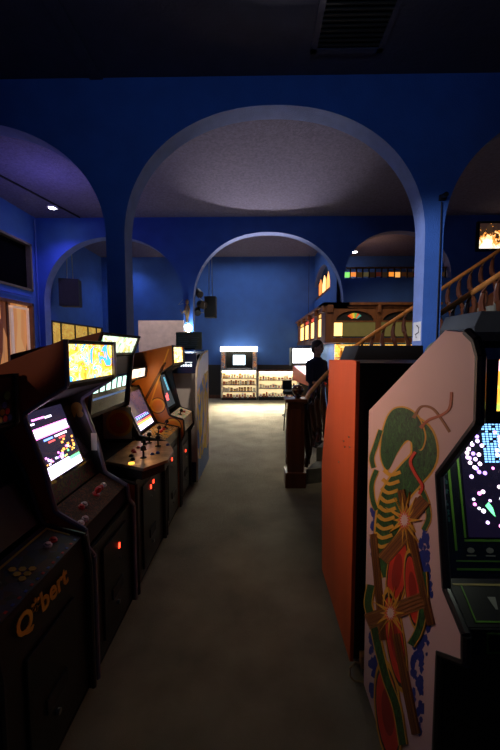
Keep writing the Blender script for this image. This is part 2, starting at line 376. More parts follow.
# --- cabinet 1
PA=[(0,.66),(.03,.70),(.04,.79),(.165,.866),(.18,.88),(.225,1.087),(.31,1.33),(.305,1.353),(.10,1.483),(.10,1.70)]
def cab_std(label,y0,y1,PA,D,back,sidem,trim=None,sides=None,name='arcade_cabinet'):
    W=y1-y0; c=Cab(name,label,(LX,(y0+y1)/2,0),PI/2,W,profile(D,PA,back),D,trim,sidem,len(PA)+1,sides=sides); c.D=D
    std_box(c,PA,D,back); feet(c,W,D); return c
c1=cab_std('near left arcade machine with bright yellow marquee and tall lit game screen',1.60,2.17,PA,.70,1.47,None,
   mat('glossy_grey_edge',(.2,.2,.28),.25),sides=(M['brown'],M['black']))
c1.slab('front_panel',(.02,.05),(.02,.68),M['black'])
c1.slab('control_apron',(.045,.69),(.055,.785),M['blackm'])
cpm=art('dark_floral_control_panel',[(.05,.03,.015),(.14,.07,.02),(.03,.03,.03),(.18,.10,.03),(.20,.05,.03)],60,rough=.75)
cp=c1.slab('control_panel',(.05,.79),(.21,.875),cpm)
f=c1.face((.05,.79),(.21,.875))
stick(c1,f,.04,.09,M['red'],h=.035)
for x,m in ((.12,M['red']),(.155,M['whitep']),(-.13,M['red']),(-.10,M['whitep']),(-.20,M['whitep']),(-.245,M['whitep'])):
    button(c1,f,x,.10 if x>0 else (.09 if x>-.15 else .03),m)
c1.slab('lower_bezel',(.225,.875),(.26,.97),art('jungle_cartoon_bezel',[(.02,.02,.02),(.05,.12,.02),(.12,.02,.02),(.02,.02,.03),(.10,.10,.02)],30,rough=.5))
bz=c1.slab('monitor_bezel',(.262,.965),(.405,1.36),M['blackm'],t=.01)
sf=c1.face((.262,.965),(.405,1.36))
scr=polyon(sf,[(-.17,.015),(.17,.015),(.175,.2),(.17,.385),(-.17,.385),(-.175,.2)],.001,.006,mat('lit_screen_dark',(.01,.01,.02),.15,emit=.1,ecol=(.25,.2,.5))).build('screen',c1.t)
W_=em('screen_white',(.85,.8,1),3); PK=em('screen_pink',(1,.25,.75),3.5); PU=em('screen_violet',(.45,.25,1),3); OR=em('screen_orange',(1,.4,.08),3); GR=em('screen_green',(.15,.9,.35),2.5); BLc=em('screen_blue',(.2,.35,1),3); RD=em('screen_red',(1,.12,.12),2.2)
rc=[(-.16,.16,.02,.045,W_),(-.16,.16,.045,.062,em('screen_lavender',(.8,.65,1),4)),(-.16,.05,.065,.085,W_),(.05,.16,.065,.08,GR),
    (-.155,.155,.245,.285,W_),(-.16,.16,.285,.293,PK),(-.16,.16,.237,.245,PK),(-.1,-.02,.215,.226,BLc),(.0,.12,.215,.226,W_),(-.07,-.01,.198,.207,RD),(.03,.09,.198,.207,RD),
    (-.13,-.02,.335,.345,PK),(-.02,.04,.33,.342,W_),(-.16,-.12,.315,.325,W_)]
for i in range(46):
    x=R.uniform(-.15,.15); tt=R.uniform(.088,.19 if x>.02 else .13); s=R.uniform(.006,.014)
    rc.append((x,x+s*1.4,tt,tt+s,R.choice([OR,OR,OR,em('screen_yellow',(1,.75,.15),3),GR,PK]) if x>.0 else R.choice([W_,PK,OR,PU])))
tiles(sf,rc,.0065,.008).build('screen_image',scr)
c1.slab('monitor_glass',(.245,.97),(.385,1.352),M['glass'],t=.003)
c1.slab('speaker_panel',(.40,1.365),(.115,1.475),M['blackm'],t=-.012)
f2=c1.face((.27,.9),(.41,1.36))
inn=MB()
for cx,cz,r in ((.34,1.29,.035),(.375,1.25,.028),(.32,1.25,.02)):
    inn.prism(circ(cx,cz,r),'x',c1.W/2-.024,c1.W/2-.0205,mat('ochre_side_art',(.4,.28,.03),.5))
inn.build('side_art',c1.t)
box('instruction_card',c1.t,M['whitep'],c1.W/2-.024,c1.W/2-.0205,.22,.255,1.02,1.13)
mq=c1.slab('marquee',(.112,1.497),(.112,1.685),MARQ1,t=.01)
c1.slab('marquee_retainer',(.104,1.485),(.104,1.499),M['rubber'],t=.012); c1.slab('marquee_retainer',(.104,1.683),(.104,1.70),M['rubber'],t=.012)
c1.slab('top_panel',(.105,1.70),(.70,1.475),M['blackm'])
coindoor(c1,.12,.62,.32,y=.018,lights=((.04,.0),))
# --- cabinet 0 (nearest, low, dark)
P0=[(0,.62),(.0,.64),(.02,.785),(.20,.83),(.22,.85),(.30,1.10),(.40,1.27),(.315,1.32),(.31,1.545)]
c0=cab_std('nearest dark arcade machine in the left row with yellow lettering on its front edge',.98,1.575,P0,.72,1.50,M['black'],M['rubber'])
c0.slab('front_panel',(.02,.05),(.02,.62),M['black'])
ap=c0.slab('control_apron',(.012,.63),(.03,.78),M['black'])
c0.slab('control_panel',(.03,.785),(.21,.835),art('dark_blue_cube_panel',[(.02,.02,.06),(.05,.04,.09),(.03,.02,.02),(.07,.03,.03)],24,rough=.5,kind='V'))
f=c0.face((.03,.785),(.21,.835)); YL=mat('mustard_yellow_ink',(.5,.33,.03),.6)
tiles(f,[(-.27,.27,.155,.165,YL),(-.27,-.26,.02,.165,YL),(.26,.27,.05,.165,YL)]+[(-.24+.034*i,-.228+.034*i,.008,.018,M['red'] if i%2 else M['bluep']) for i in range(15)],.001,.002).build('panel_art',c0.t)
b=MB()
for i,(x,tt) in enumerate([(-.05,.06),(-.02,.06),(.01,.06),(-.035,.09),(-.005,.09),(-.02,.12)]): polyon(f,circ(x,tt,.014,6),.001,.003,YL,b)
b.build('cube_pyramid',c0.t); stick(c0,f,-.16,.09,h=.05); button(c0,f,.16,.09,M['whitep']); button(c0,f,.20,.09,M['red'])
def text_mesh(txt,size,mat_,ext=.0015,off=0):
    cu=bpy.data.curves.new('lettering','FONT'); cu.body=txt; cu.size=size; cu.extrude=ext; cu.offset=off; cu.align_x='CENTER'; cu.resolution_u=3
    o=bpy.data.objects.new('tmp',cu); COL.objects.link(o); dg=bpy.context.evaluated_depsgraph_get()
    me=bpy.data.meshes.new_from_object(o.evaluated_get(dg)); bpy.data.objects.remove(o); me.materials.clear(); me.materials.append(mat_); return me
def letter(name,txt,size,m,parent,loc,rot,sx=1,off=0):
    o=bpy.data.objects.new(name,text_mesh(txt,size,m,off=off)); COL.objects.link(o); o.parent=parent; o.location=loc; o.rotation_euler=rot; o.scale=(sx,1,1); return o
letter('lettering','Q*bert',.10,mat('orange_yellow_ink',(.85,.42,.04),.5),c0.t,(-.045,.006,.685),(PI/2-.12,0,0),1.05,.0025)
c0.slab('lower_bezel',(.23,.85),(.33,1.05),M['black']); c0.slab('monitor_glass',(.33,1.05),(.42,1.26),mat('unlit_screen',(.008,.008,.01),.1),t=.01)
c0.slab('speaker_panel',(.42,1.265),(.325,1.325),M['blackm'],t=-.012)
c0.slab('marquee',(.322,1.33),(.317,1.535),mat('unlit_marquee',(.02,.015,.03),.3),t=.01)
f=c0.face((.322,1.33),(.317,1.535)); b=MB()
for i,(x,tt) in enumerate([(.19,.02),(.22,.02),(.25,.02),(.205,.05),(.235,.05),(.22,.08),(.10,.03),(.13,.06)]): polyon(f,circ(x,tt,.014,10),.001,.004,[YL,M['red'],M['bluep']][i%3],b)
polyon(f,circ(.235,.12,.02,12),.001,.004,mat('dull_green_ink',(.05,.25,.08),.5),b); b.build('marquee_art',c0.t)
c0.slab('top_panel',(.315,1.545),(.72,1.50),M['blackm'])
coindoor(c0,.12,.58,.32,y=.018,lights=())
# --- cabinet 2 (tall, wide hexagonal control deck)
P2=[(0,.78),(.24,.84),(.26,.90),(.52,1.02),(.52,1.15),(.30,1.19),(.25,1.61),(.19,1.765)]
c2=cab_std('tall arcade machine with wide steel multi player control deck and green marquee',2.20,2.92,P2,.78,1.62,None,M['rubber'],sides=(M['brown'],M['black']))
c2.slab('front_panel',(.02,.05),(.02,.78),mat('scuffed_black_front',(.03,.03,.028),.45))
deckp=[(-.23,.21),(-.35,-.05),(-.17,-.165),(.06,-.15),(.33,-.04),(.338,.26),(-.22,.26)]
deckm=mat('scratched_steel_control_deck',(.36,.27,.19),.35,metal=.55,var=.4,scale=14,bump=.05)
dk=MB().prism(deckp,'z',.862,.885,deckm).build('control_deck',c2.t,bevel=.004)
MB().prism([(x*.95,y*.9+.01) for x,y in deckp],'z',.80,.861,M['black']).build('deck_skirt',c2.t)
fz=lambda x,y,h=0:(x,y,.885+h); fz.n=(0,0,1)
for x,y in ((-.13,.02),(.06,.08),(.17,-.0),(.27,.10)): stick(c2,fz,x,y,h=.075)
for x,y,m in ((-.05,-.02,M['bluep']),(-.02,-.05,M['bluep']),(.0,.13,M['red']),(.03,.15,M['red']),(.12,.14,M['red']),(-.18,.08,M['blackm']),(.22,.12,M['blackm']),(-.1,.12,M['blackm']),(.2,-.07,M['bluep'])): button(c2,fz,x,y,m,.013)
MB().lathe([(.02,0),(.02,.006)],(-.26,.06,.885),16,em('lit_amber_button',(1,.45,.05),3)).build('start_button',c2.t)
c2.slab('inner_back',(.5,.86),(.54,1.16),M['blackm']); 
box('inner_shelf',c2.t,M['blackm'],-.338,.338,.26,.52,.85,.868)
fx=c2.W/2-.021
b=MB(); b.box(fx-.004,fx,.27,.51,.9,1.17,mat('cream_side_board',(.45,.40,.33),.5)); b.build('inner_side_board',c2.t)
b=MB()
for k,(r,m) in enumerate(((.115,mat('ochre_print',(.75,.40,.04),.5)),(.09,mat('dark_orange_print',(.6,.14,.02),.5)),(.03,YL))):
    b.prism(circ(.37,1.035,r),'x',fx-.0055-.001*k,fx-.004,m)
b.build('round_side_art',c2.t)
c2.slab('display_housing',(.315,1.195),(.265,1.60),M['black'],t=.05)
f=c2.face((.315,1.195),(.265,1.60)); gl=tiles(f,[(-.31,.31,.03,.27,mat('dark_glass_display',(.02,.025,.03),.08,coat=1))],.001,.004).build('display_glass',c2.t)
GW=em('reflected_pale_green',(.6,1,.85),1.9)
rc=[(-.29+.1*i,-.29+.1*i+.065,.17,.25,GW) for i in range(6)]+[(-.29,.28,.12,.135,em('bar_dim_blue',(.15,.25,.5),.5))]  # bars imitate light reflected in the glass, drawn as glowing tiles
tiles(f,rc,.0045,.006).build('reflected_bars',gl)
c2.slab('marquee',(.255,1.625),(.20,1.755),art('lit_green_cream_marquee',[(.15,.5,.25),(.9,.95,.7),(.7,1,.8),(.8,.6,.15),(.25,.35,.2),(.9,.9,.6)],11,emit=1.5,pos=[0,.38,.47,.56,.62,.68]),t=.01)
c2.slab('marquee_retainer',(.250,1.612),(.243,1.628),M['rubber'],t=.012); c2.slab('top_panel',(.195,1.765),(.78,1.625),M['blackm'])
coindoor(c2,.1,.7,.40,y=.018,lights=((-.02,.02),(.045,.035)))
# --- cabinet 3 (low, with lit yellow control panel)
P3=[(0,.80),(.0,.86),(.21,.905),(.23,.91),(.36,1.16),(.50,1.30),(.42,1.37),(.34,1.385),(.33,1.49)]
c3=cab_std('low arcade machine with yellow lit control panel and violet screen',2.95,3.52,P3,.74,1.44,M['amberpanel'],M['rubber'],sides=(M['black'],M['amberpanel']))
c3.slab('front_panel',(.02,.05),(.02,.79),mat('grey_scuffed_front',(.05,.048,.042),.45)); c3.slab('control_apron',(.008,.78),(.008,.862),mat('worn_grey_metal_apron',(.3,.27,.2),.4,metal=.6))
c3.slab('control_panel',(.012,.865),(.215,.908),art('yellow_black_control_panel',[(.75,.4,.04),(.8,.5,.06),(.05,.04,.03),(.8,.7,.4),(.7,.3,.03)],12,rough=.4,emit=.0,pos=[0,.40,.5,.57,.66]))
f=c3.face((.012,.865),(.215,.908)); stick(c3,f,-.12,.1); stick(c3,f,.15,.1)
for x,tt,m in ((-.04,.1,M['red']),(-.0,.1,M['red']),(.04,.12,M['whitep']),(.08,.1,M['red']),(-.2,.08,M['whitep'])): button(c3,f,x,tt,m)
c3.slab('monitor_bezel',(.23,.91),(.40,1.30),M['blackm'],t=.01); f=c3.face((.23,.91),(.40,1.30))
s3=tiles(f,[(-.22,.2,.02,.38,mat('lit_violet_screen',(.06,.04,.1),.15,emit=.16,ecol=(.3,.28,.5)))],.001,.004).build('screen',c3.t)
rc=[(-.2,.18,.03,.075,W_),(-.2,.18,.08,.095,OR),(-.2,.18,.10,.108,RD)]+[(-.18+.05*i,-.155+.05*i,.125,.145,BLc) for i in range(7)]+[(-.19,.1,.15,.155,PU)]
tiles(f,rc,.0045,.006).build('screen_image',s3)
c3.slab('marquee',(.345,1.39),(.335,1.475),art('lit_peach_marquee',[(1,.5,.3),(1,.85,.7),(1,.9,.8)],10,emit=1.8),t=.01); c3.slab('top_panel',(.33,1.49),(.74,1.44),M['blackm']); c3.slab('speaker_panel',(.44,1.36),(.345,1.385),M['blackm'],t=-.012)
coindoor(c3,.1,.72,.34,y=.018,lights=((-.04,.0),))
# --- cabinet 4 (brown sides, round yellow art)
P4=[(0,.70),(-.04,.78),(-.03,.93),(.10,.97),(.12,.99),(.15,1.10),(.215,1.39),(.21,1.41),(.065,1.50),(.07,1.70)]
c4=cab_std('brown sided arcade machine with round yellow side art and small lit marquee',3.55,4.10,P4,.72,1.56,M['amberpanel'],M['rubber'],sides=(M['amberpanel'],M['black']))
c4.slab('front_panel',(.02,.05),(.02,.71),M['black']); c4.slab('control_apron',(-.03,.79),(-.022,.925),art('colourful_apron',[(.4,.1,.04),(.6,.35,.1),(.2,.1,.1),(.5,.15,.05)],20))
c4.slab('control_panel',(-.022,.93),(.115,.978),art('glowing_multicolour_panel',[(.75,.6,.35),(.2,.45,.2),(.8,.3,.1),(.85,.75,.5),(.3,.3,.5)],18,emit=.25,rough=.35))  # faint glow in the panel colours stands in for light on it
f=c4.face((-.022,.93),(.115,.978)); stick(c4,f,-.08,.07,h=.05); button(c4,f,.08,.06,M['red']); button(c4,f,.12,.06,M['whitep'])
c4.slab('monitor_bezel',(.16,1.0),(.30,1.40),M['blackm'],t=.01); f=c4.face((.16,1.0),(.30,1.40))
s4=tiles(f,[(-.22,.22,.03,.39,mat('lit_grey_screen',(.05,.05,.06),.12,emit=.2,ecol=(.22,.27,.3)))],.001,.004).build('screen',c4.t)
tiles(f,[(-.16,-.10,.345,.37,W_),(-.08,-.02,.35,.372,W_),(-.13,-.03,.26,.28,W_),(-.05,.04,.1,.16,RD),(.0,.06,.14,.18,RD),(.12,.18,.2,.36,em('screen_teal',(.2,.6,.8),.9))],.0045,.006).build('screen_image',s4)
c4.slab('speaker_panel',(.29,1.41),(.08,1.495),M['blackm'],t=-.012)
c4.slab('marquee',(.078,1.515),(.082,1.685),art('lit_red_yellow_marquee',[(1,.15,.03),(1,.7,.1),(1,.95,.6),(1,.5,.05),(.6,.05,.03)],13,emit=2.4,pos=[0,.4,.47,.57,.64]),t=.01)
c4.slab('top_panel',(.072,1.70),(.72,1.56),M['blackm'])
b=MB(); x0=-c4.W/2
yo=mat('yellow_disc_and_reflection',(.85,.45,.05),.4); br=mat('dark_brown_print',(.1,.03,.01),.4)
for (cy,cz,r) in ((.17,1.08,.075),(.02,.86,.085)):
    for k,(rr,m) in enumerate(((r*1.12,br),(r,yo),(r*.75,mat('orange_disc_print',(.8,.28,.03),.4)))):
        b.prism([p for p in circ(cy+.06,cz,rr)],'x',x0-.0012-.0008*k,x0-.0004,m)
b.prism([(.10,1.66),(.115,1.66),(.33,1.05),(.315,1.05)],'x',x0-.002,x0-.0004,yo); b.prism([(.13,1.52),(.155,1.53),(.45,1.0),(.43,.98)],'x',x0-.002,x0-.0004,br)  # yellow strip: reflection of the edge trim drawn as colour on the side
b.build('side_art',c4.t)
coindoor(c4,.1,.62,.32,y=.018,lights=((.0,.0),))
# --- cabinet 5 (blue and cream, faces the camera)
P5=[(0,1.33),(.06,1.44),(.2,1.53),(.42,1.60),(.75,1.645)]
c5=Cab('arcade_cabinet','blue and cream arcade machine at row end with yellow splashed side art',(-1.035,4.17,0),-.01,.65,profile(.95,P5,1.65),.95,None,M['white'],6); std_box(c5,P5,.95,1.65); feet(c5,.65,.95)
artm=art('yellow_blue_splash_side_art',[(.12,.25,.7),(.75,.5,.05),(.85,.62,.1),(.85,.62,.5),(.80,.55,.5),(.15,.3,.75)],4.5,rough=.65,anis=(1,1,.55),pos=[0,.40,.455,.54,.6,.68],detail=1.5)
side=profile(.95,P5,1.65); MB().prism([(a*.98+.01,max(.03,z*.998)) for a,z in side],'x',.3255,.328,artm).build('side_art',c5.t)
MB().prism([(.01,.04),(.9,.04),(.9,.30),(.7,.26),(.5,.33),(.25,.25),(.01,.33)],'x',.3285,.330,mat('blue_wave_print',(.06,.16,.45),.4)).build('side_art',c5.t)
MB().prism([(.008,1.15),(.2,1.2),(.5,1.32),(.9,1.36),(.9,1.63),(.45,1.59),(.2,1.51),(.07,1.42),(.008,1.3)],'x',.3285,.330,mat('lilac_blue_top',(.28,.36,.85),.4)).build('side_art',c5.t)  # lilac band along the upper edge of the side panel
c5.slab('marquee',(.16,1.36),(.10,1.60),mat('navy_header',(.015,.035,.12),.3)); c5.slab('top_panel',(.11,1.61),(.92,1.63),M['navy'])
f=c5.face((.16,1.36),(.10,1.60)); tiles(f,[(.10+.03*i,.122+.03*i,.09,.125-.01*(i%2),em('header_white',(.85,.95,1),1.6)) for i in range(5)]+[(.09,.25,.14,.146,MATS['header_white'])],.001,.003).build('header_marks',c5.t)
c5.slab('face_board',(.30,.78),(.34,1.35),M['white']); c5.slab('sill_panel',(.03,.72),(.30,.79),M['white']); c5.slab('front_panel',(.02,.28),(.02,.72),M['white']); c5.slab('kick_panel',(.018,.04),(.018,.28),M['navy'])
coindoor(c5,.3,.68,.28,y=.018,lights=(),px=-.08)
# sign on top of cabinet 5
t=thing('notice_board','small dark green notice board with pale lines standing on the blue cabinet','sign',(-.87,4.55,1.652))
box('board',t,mat('black_green_board',(.24,.26,.15),.5),-.17,.17,-.01,.01,.0,.23,bevel=.01); box('stand',t,M['blackm'],-.08,.08,-.04,.04,0,.022)
b=MB(); ln=mat('chalk_line_ink',(.4,.42,.33),.6)
for i,(a,e) in enumerate(((-.08,.06),(-.14,.02),(-.14,-.01),(-.14,.0),(-.13,-.02),(-.12,.12))): b.box(a,e,-.0125,-.0102,.175-.024*i,.183-.024*i,ln)
for i in range(4): b.box(.03,.13-.02*(i%2),-.0125,-.0102,.155-.024*i,.161-.024*i,ln)
b.box(-.04,.03,-.0125,-.0102,.187,.193,mat('red_ink',(.5,.08,.03),.5)); b.build('written_lines',t)

# --- back row on the left: dark cabinet tops behind cabinet 1
def dark_cab(label,x,y,rz,W,H,D,slope=.12,sidem=None):
    P=[(0,.75),(-.05,.85),(.12,.95),(.2,1.0),(.27,H-.35),(.08,H-.25),(.08,H)]
    c=Cab('arcade_cabinet',label,(x,y,0),rz,W,profile(D,P,H-slope),D,M['rubber'],sidem or M['black'],len(P)+1)
    std_box(c,P,D,H-slope); feet(c,W,D); c.slab('front_panel',(.02,.05),(.02,.75),M['black']); c.slab('control_panel',(-.03,.86),(.2,.99),M['blackm'])
    c.slab('screen',(.2,1.0),(.27,H-.36),mat('unlit_screen',(.008,.008,.01),.1)); c.slab('marquee',(.09,H-.24),(.09,H-.01),mat('unlit_marquee',(.02,.015,.03),.3)); c.slab('top_panel',(.085,H),(D,H-slope),M['blackm'])
    coindoor(c,.12,.62,.3,y=.018,lights=()); return c
dark_cab('black arcade machine in the back row behind the yellow marquee machine',-2.95,2.35,-PI/2,.66,1.735,.75)
dark_cab('black arcade machine at the left edge behind the nearest machine',-2.95,1.65,-PI/2,.62,1.72,.75)

# ------------------------------------------------------------------ right side
CX=.525
def Q(px,py,c=CX): return on_x(px,py,c)
# bug game cabinet: faces the camera (-y); local frame = world offset
g_out=[(.963,.03),(.963,.775),(.845,.858),(.85,.927),(.945,.982),(1.006,1.289),(.838,1.478),(.843,1.635),(.862,1.672),(.90,1.695),(.988,1.705),(1.62,1.37),(1.60,.03)]
BX,BY=.845,.0
gc=Cab('arcade_cabinet','pink sided arcade machine facing the camera with green and red side art',(CX+.32,.0,0),0,.64,g_out,.87,None,None,sides=(M['pink'],M['pink']))
T=gc.t
for sg in (-1,1):
    x=sg*.31; q=MB()
    for u,v in zip(g_out[:9],g_out[1:10]): q.tube([(x,u[0],u[1]),(x,v[0],v[1])],.0125,8,M['rubber'])
    q.build('edge_trim',T,smooth=True)
w=.299
box('back_panel',T,M['blackm'],-w,w,1.575,1.595,.03,1.36); box('bottom_board',T,M['blackm'],-w,w,.99,1.57,.03,.05)
for x in (-.26,.26):
    for y in (1.02,1.55): MB().lathe([(.025,0),(.025,.012),(.01,.014),(.01,.05)],(x,y,0),12,M['steel']).build('levelling_foot',T)
gc.slab('front_panel',(.975,.05),(.975,.79),M['black']); gc.slab('control_underside',(.97,.79),(.865,.86),M['blackm'],t=.012)
rb=gc.slab('coin_strip',(.86,.865),(.865,.93),M['blackm'],t=.012)
gc.slab('control_panel',(.87,.932),(.965,1.0),M['black'],t=.012)
GN=mat('lime_green_print',(.12,.30,.03),.4); GY=mat('grey_icon_print',(.28,.28,.24),.5)
f=gc.face((.86,.865),(.865,.93))
b=tiles(f,[(-.25,.29,.004,.009,GN),(-.25,.29,.052,.057,GN),(-.25,-.245,.004,.057,GN)],.001,.002)
for k,cc in enumerate(((.25,.01,.01),(.5,.08,.01),(.6,.3,.02),(.6,.5,.1),(.6,.55,.4))):
    x=-.19+.022*k; polyon(f,[(x,.012),(x+.022,.012),(x+.07,.048),(x+.048,.048)],.001,.002,mat('stripe_%s'%'abcde'[k],cc,.4),b)
b.build('rainbow_stripe',T)
f=gc.face((.87,.932),(.965,1.0))
b=tiles(f,[(-.27,.29,.010,.014,GN),(-.27,-.266,.010,.10,GN),(-.29,.29,.098,.103,mat('gold_print',(.4,.3,.1),.4))],.001,.002)
for x in (-.2,-.16,.05,.1): b.add([f(x-.01,.07,.002),f(x+.012,.07,.002),f(x+.004,.04,.002),f(x-.002,.04,.002)],[(0,1,2,3)],GY)
b.build('panel_art',T)
MB().ball(f(.12,.055,.005),.028,mat('dark_trackball',(.05,.02,.02),.15)).build('trackball',T,smooth=True)
# glass bezel
bp,bq=(.972,.995),(1.09,1.455)
gc.slab('monitor_bezel',bp,bq,mat('black_bezel_print',(.012,.014,.018),.25),t=.01); f=gc.face(bp,bq)
b=tiles(f,[(-.265,-.258,.075,.47,GN),(-.235,-.229,.11,.47,GN),(-.265,.28,.022,.028,GN),(-.235,.28,.10,.106,GN),(-.265,.28,.045,.049,GN)],.001,.002)
tl=mat('teal_leaf_print',(.02,.08,.09),.4)
for i in range(60):
    x=R.uniform(-.292,-.27); tt=R.uniform(.13,.45); polyon(f,circ(x,tt,.004,5),.001,.002,tl,b)
for i in range(6):
    x=-.22+.055*i; polyon(f,circ(x,.076,.011,8,ry=.008),.001,.002,GY,b); b.add([f(x-.014,.064,.002),f(x+.014,.064,.002),f(x+.014,.060,.002),f(x-.014,.060,.002)],[(0,1,2,3)],GY)
b.build('bezel_art',T)
s=tiles(f,[(-.222,.222,.112,.455,mat('lit_black_screen',(.006,.006,.012),.12,emit=.08,ecol=(.06,.04,.14)))],.001,.003).build('screen',T)
b=MB(); LV=em('screen_lilac',(.75,.5,1),3.2); PW=em('screen_mauve',(1,.7,.95),3.5); CY=em('screen_sky',(.2,.5,1),2.2)
def dot(x,t_,m,r=.006): polyon(f,circ(x,t_,r,8),.0035,.005,m,b)
for c_,r0,r1 in ((-.203,.34,.43),(-.185,.27,.44),(-.168,.24,.43),(-.10,.28,.42),(-.07,.22,.36),(-.03,.18,.42),(.02,.2,.42),(.08,.15,.4),(.14,.2,.4)):
    tt=r0
    while tt<r1:
        if R.random()<.72: dot(c_+R.choice((0,.012,-.012)),tt,R.choice([LV,LV,PW,PU]))
        tt+=.0135
for i in range(46): dot(R.uniform(-.21,.2),R.uniform(.14,.33),R.choice([PW,LV,W_,PK]),R.uniform(.004,.007))
for i in range(13):
    for j in range(16):
        if R.random()<.85: x=-.152+.011*i; tt=.325+.0075*j; b.add([f(x,tt,.004),f(x+.008,tt,.004),f(x+.008,tt+.005,.004),f(x,tt+.005,.004)],[(0,1,2,3)],CY)
for x in (-.2,-.12,-.0): b.add([f(x,.445,.004),f(x+.035,.445,.004),f(x+.035,.452,.004),f(x,.452,.004)],[(0,1,2,3)],CY)
polyon(f,[(-.165,.2),(-.155,.21),(-.145,.195),(-.14,.17),(-.15,.18)],.0035,.005,GR,b)
b.build('screen_image',s)
gc.slab('monitor_glass',(.955,1.0),(1.055,1.45),M['glass'],t=.003)
gc.slab('speaker_panel',(1.08,1.462),(.855,1.482),M['blackm'],t=-.012)
gc.slab('marquee_retainer',(.845,1.483),(.845,1.502),mat('green_marked_trim',(.06,.08,.02),.4),t=.012); gc.slab('marquee_retainer',(.848,1.628),(.856,1.655),M['steel'],t=.012)
gc.slab('marquee',(.856,1.502),(.856,1.63),art('lit_pink_yellow_marquee',[(1,.75,.1),(1,.3,.1),(1,.55,.6),(1,.8,.3),(.8,.95,.2),(1,.4,.05)],12,emit=1.8,pos=[0,.4,.47,.52,.58,.66],detail=1.5),t=.01,x0=-.262)
f=gc.face((.856,1.502),(.856,1.63)); b=MB()
for x0 in (-.262,-.13,.0,.13):
    polyon(f,circ(x0+.035,.045,.028,14,ry=.034),.0005,.002,em('marquee_orange',(1,.33,.04),1.6),b); polyon(f,circ(x0+.03,.085,.016,10),.0005,.002,MATS['marquee_orange'],b)
    polyon(f,[(x0,.098),(x0+.07,.09),(x0+.07,.122),(x0,.122)],.0005,.002,em('marquee_pink',(1,.6,.75),1.8),b)
    polyon(f,[(x0,.002),(x0+.08,.002),(x0+.08,.012),(x0,.018)],.0005,.002,em('marquee_lime',(.6,.9,.15),1.2),b)
b.build('marquee_picture',T)
gc.slab('marquee_side_trim',(.85,1.50),(.85,1.632),M['rubber'],t=.012,x0=-.299,x1=-.262)
gc.slab('top_panel',(.862,1.672),(.99,1.70),M['blackm']); gc.slab('rear_hood',(.99,1.70),(1.60,1.375),M['blackm'])
# side artwork: abstract green, red, brown and blue print; coordinates read on the panel plane
class Art:
    def __init__(s): s.k=0; s.b=MB()
    def poly(s,pix,m):
        s.k+=1; h=.00010*s.k
        s.b.prism([Q(*p) for p in pix],'x',-.32-.0004-h,-.3203,m)
    def line(s,pix,wd,m):
        L=[Vector(p) for p in pix]; l=[];r=[]
        for i,p in enumerate(L):
            d=(L[min(i+1,len(L)-1)]-L[max(i-1,0)]).normalized(); n=Vector((-d.y,d.x)); ww=(wd[i] if isinstance(wd,list) else wd)/2
            l.append(p+n*ww); r.append(p-n*ww)
        for i in range(len(L)-1): 
            h=.00010*(s.k+1); s.b.prism([Q(*l[i]),Q(*l[i+1]),Q(*r[i+1]),Q(*r[i])],'x',-.32-.0004-h,-.3203,m)
        s.k+=1
gm=art('mottled_green_print',[(.006,.03,.01),(.03,.13,.03),(.012,.06,.018),(.05,.18,.04)],60,rough=.5,pos=[0,.42,.5,.58],anis=(1,1,.5)); yl=mat('golden_outline_print',(.75,.40,.04),.45); rdm=mat('red_print',(.75,.05,.025),.45); dr=mat('dark_red_print',(.40,.025,.015),.45)
bl=mat('deep_blue_print',(.02,.04,.30),.45); bn=mat('brown_beam_print',(.33,.12,.035),.45); bk=mat('black_print',(.02,.015,.015),.45); st=mat('pale_star_print',(.9,.65,.6),.45)
A=Art()
def splash(cx,cy,w_,h_,n):
    for _ in range(n):
        x=cx+R.uniform(-w_,w_); y=cy+R.uniform(-h_,h_); r=R.uniform(1.5,4.2)
        s_=[(x+r*R.uniform(.5,1)*math.cos(a*PI/3.5),y+r*1.9*R.uniform(.5,1.1)*math.sin(a*PI/3.5)) for a in range(7)]
        A.b.prism([Q(*p) for p in s_],'x',-.3206-.00002*R.random(),-.3203,bl)
splash(374,535,3,26,28); splash(424,540,5,42,40); splash(428,598,4,30,26); splash(374,655,4,38,30); splash(418,690,6,44,40); splash(424,640,5,20,16); splash(383,710,4,26,16)
A.k=3
def blob(pts,m,grow=0):
    c_=Vector((sum(p[0] for p in pts)/len(pts),sum(p[1] for p in pts)/len(pts)))
    A.poly([tuple(Vector(p)+(Vector(p)-c_).normalized()*grow) for p in pts],m)
def smooth(pts,n=5,closed=True):
    P=[Vector(p) for p in pts]; o=[]; N_=len(P)
    for i in range(N_ if closed else N_-1):
        g=lambda k:P[k%N_] if closed else P[max(0,min(N_-1,k))]
        p0,p1,p2,p3=g(i-1),g(i),g(i+1),g(i+2)
        for j in range(n):
            t=j/n; o.append(tuple(.5*((2*p1)+(p2-p0)*t+(2*p0-5*p1+4*p2-p3)*t*t+(3*p1-p0-3*p2+p3)*t**3)))
    if not closed: o.append(tuple(P[-1]))
    return o
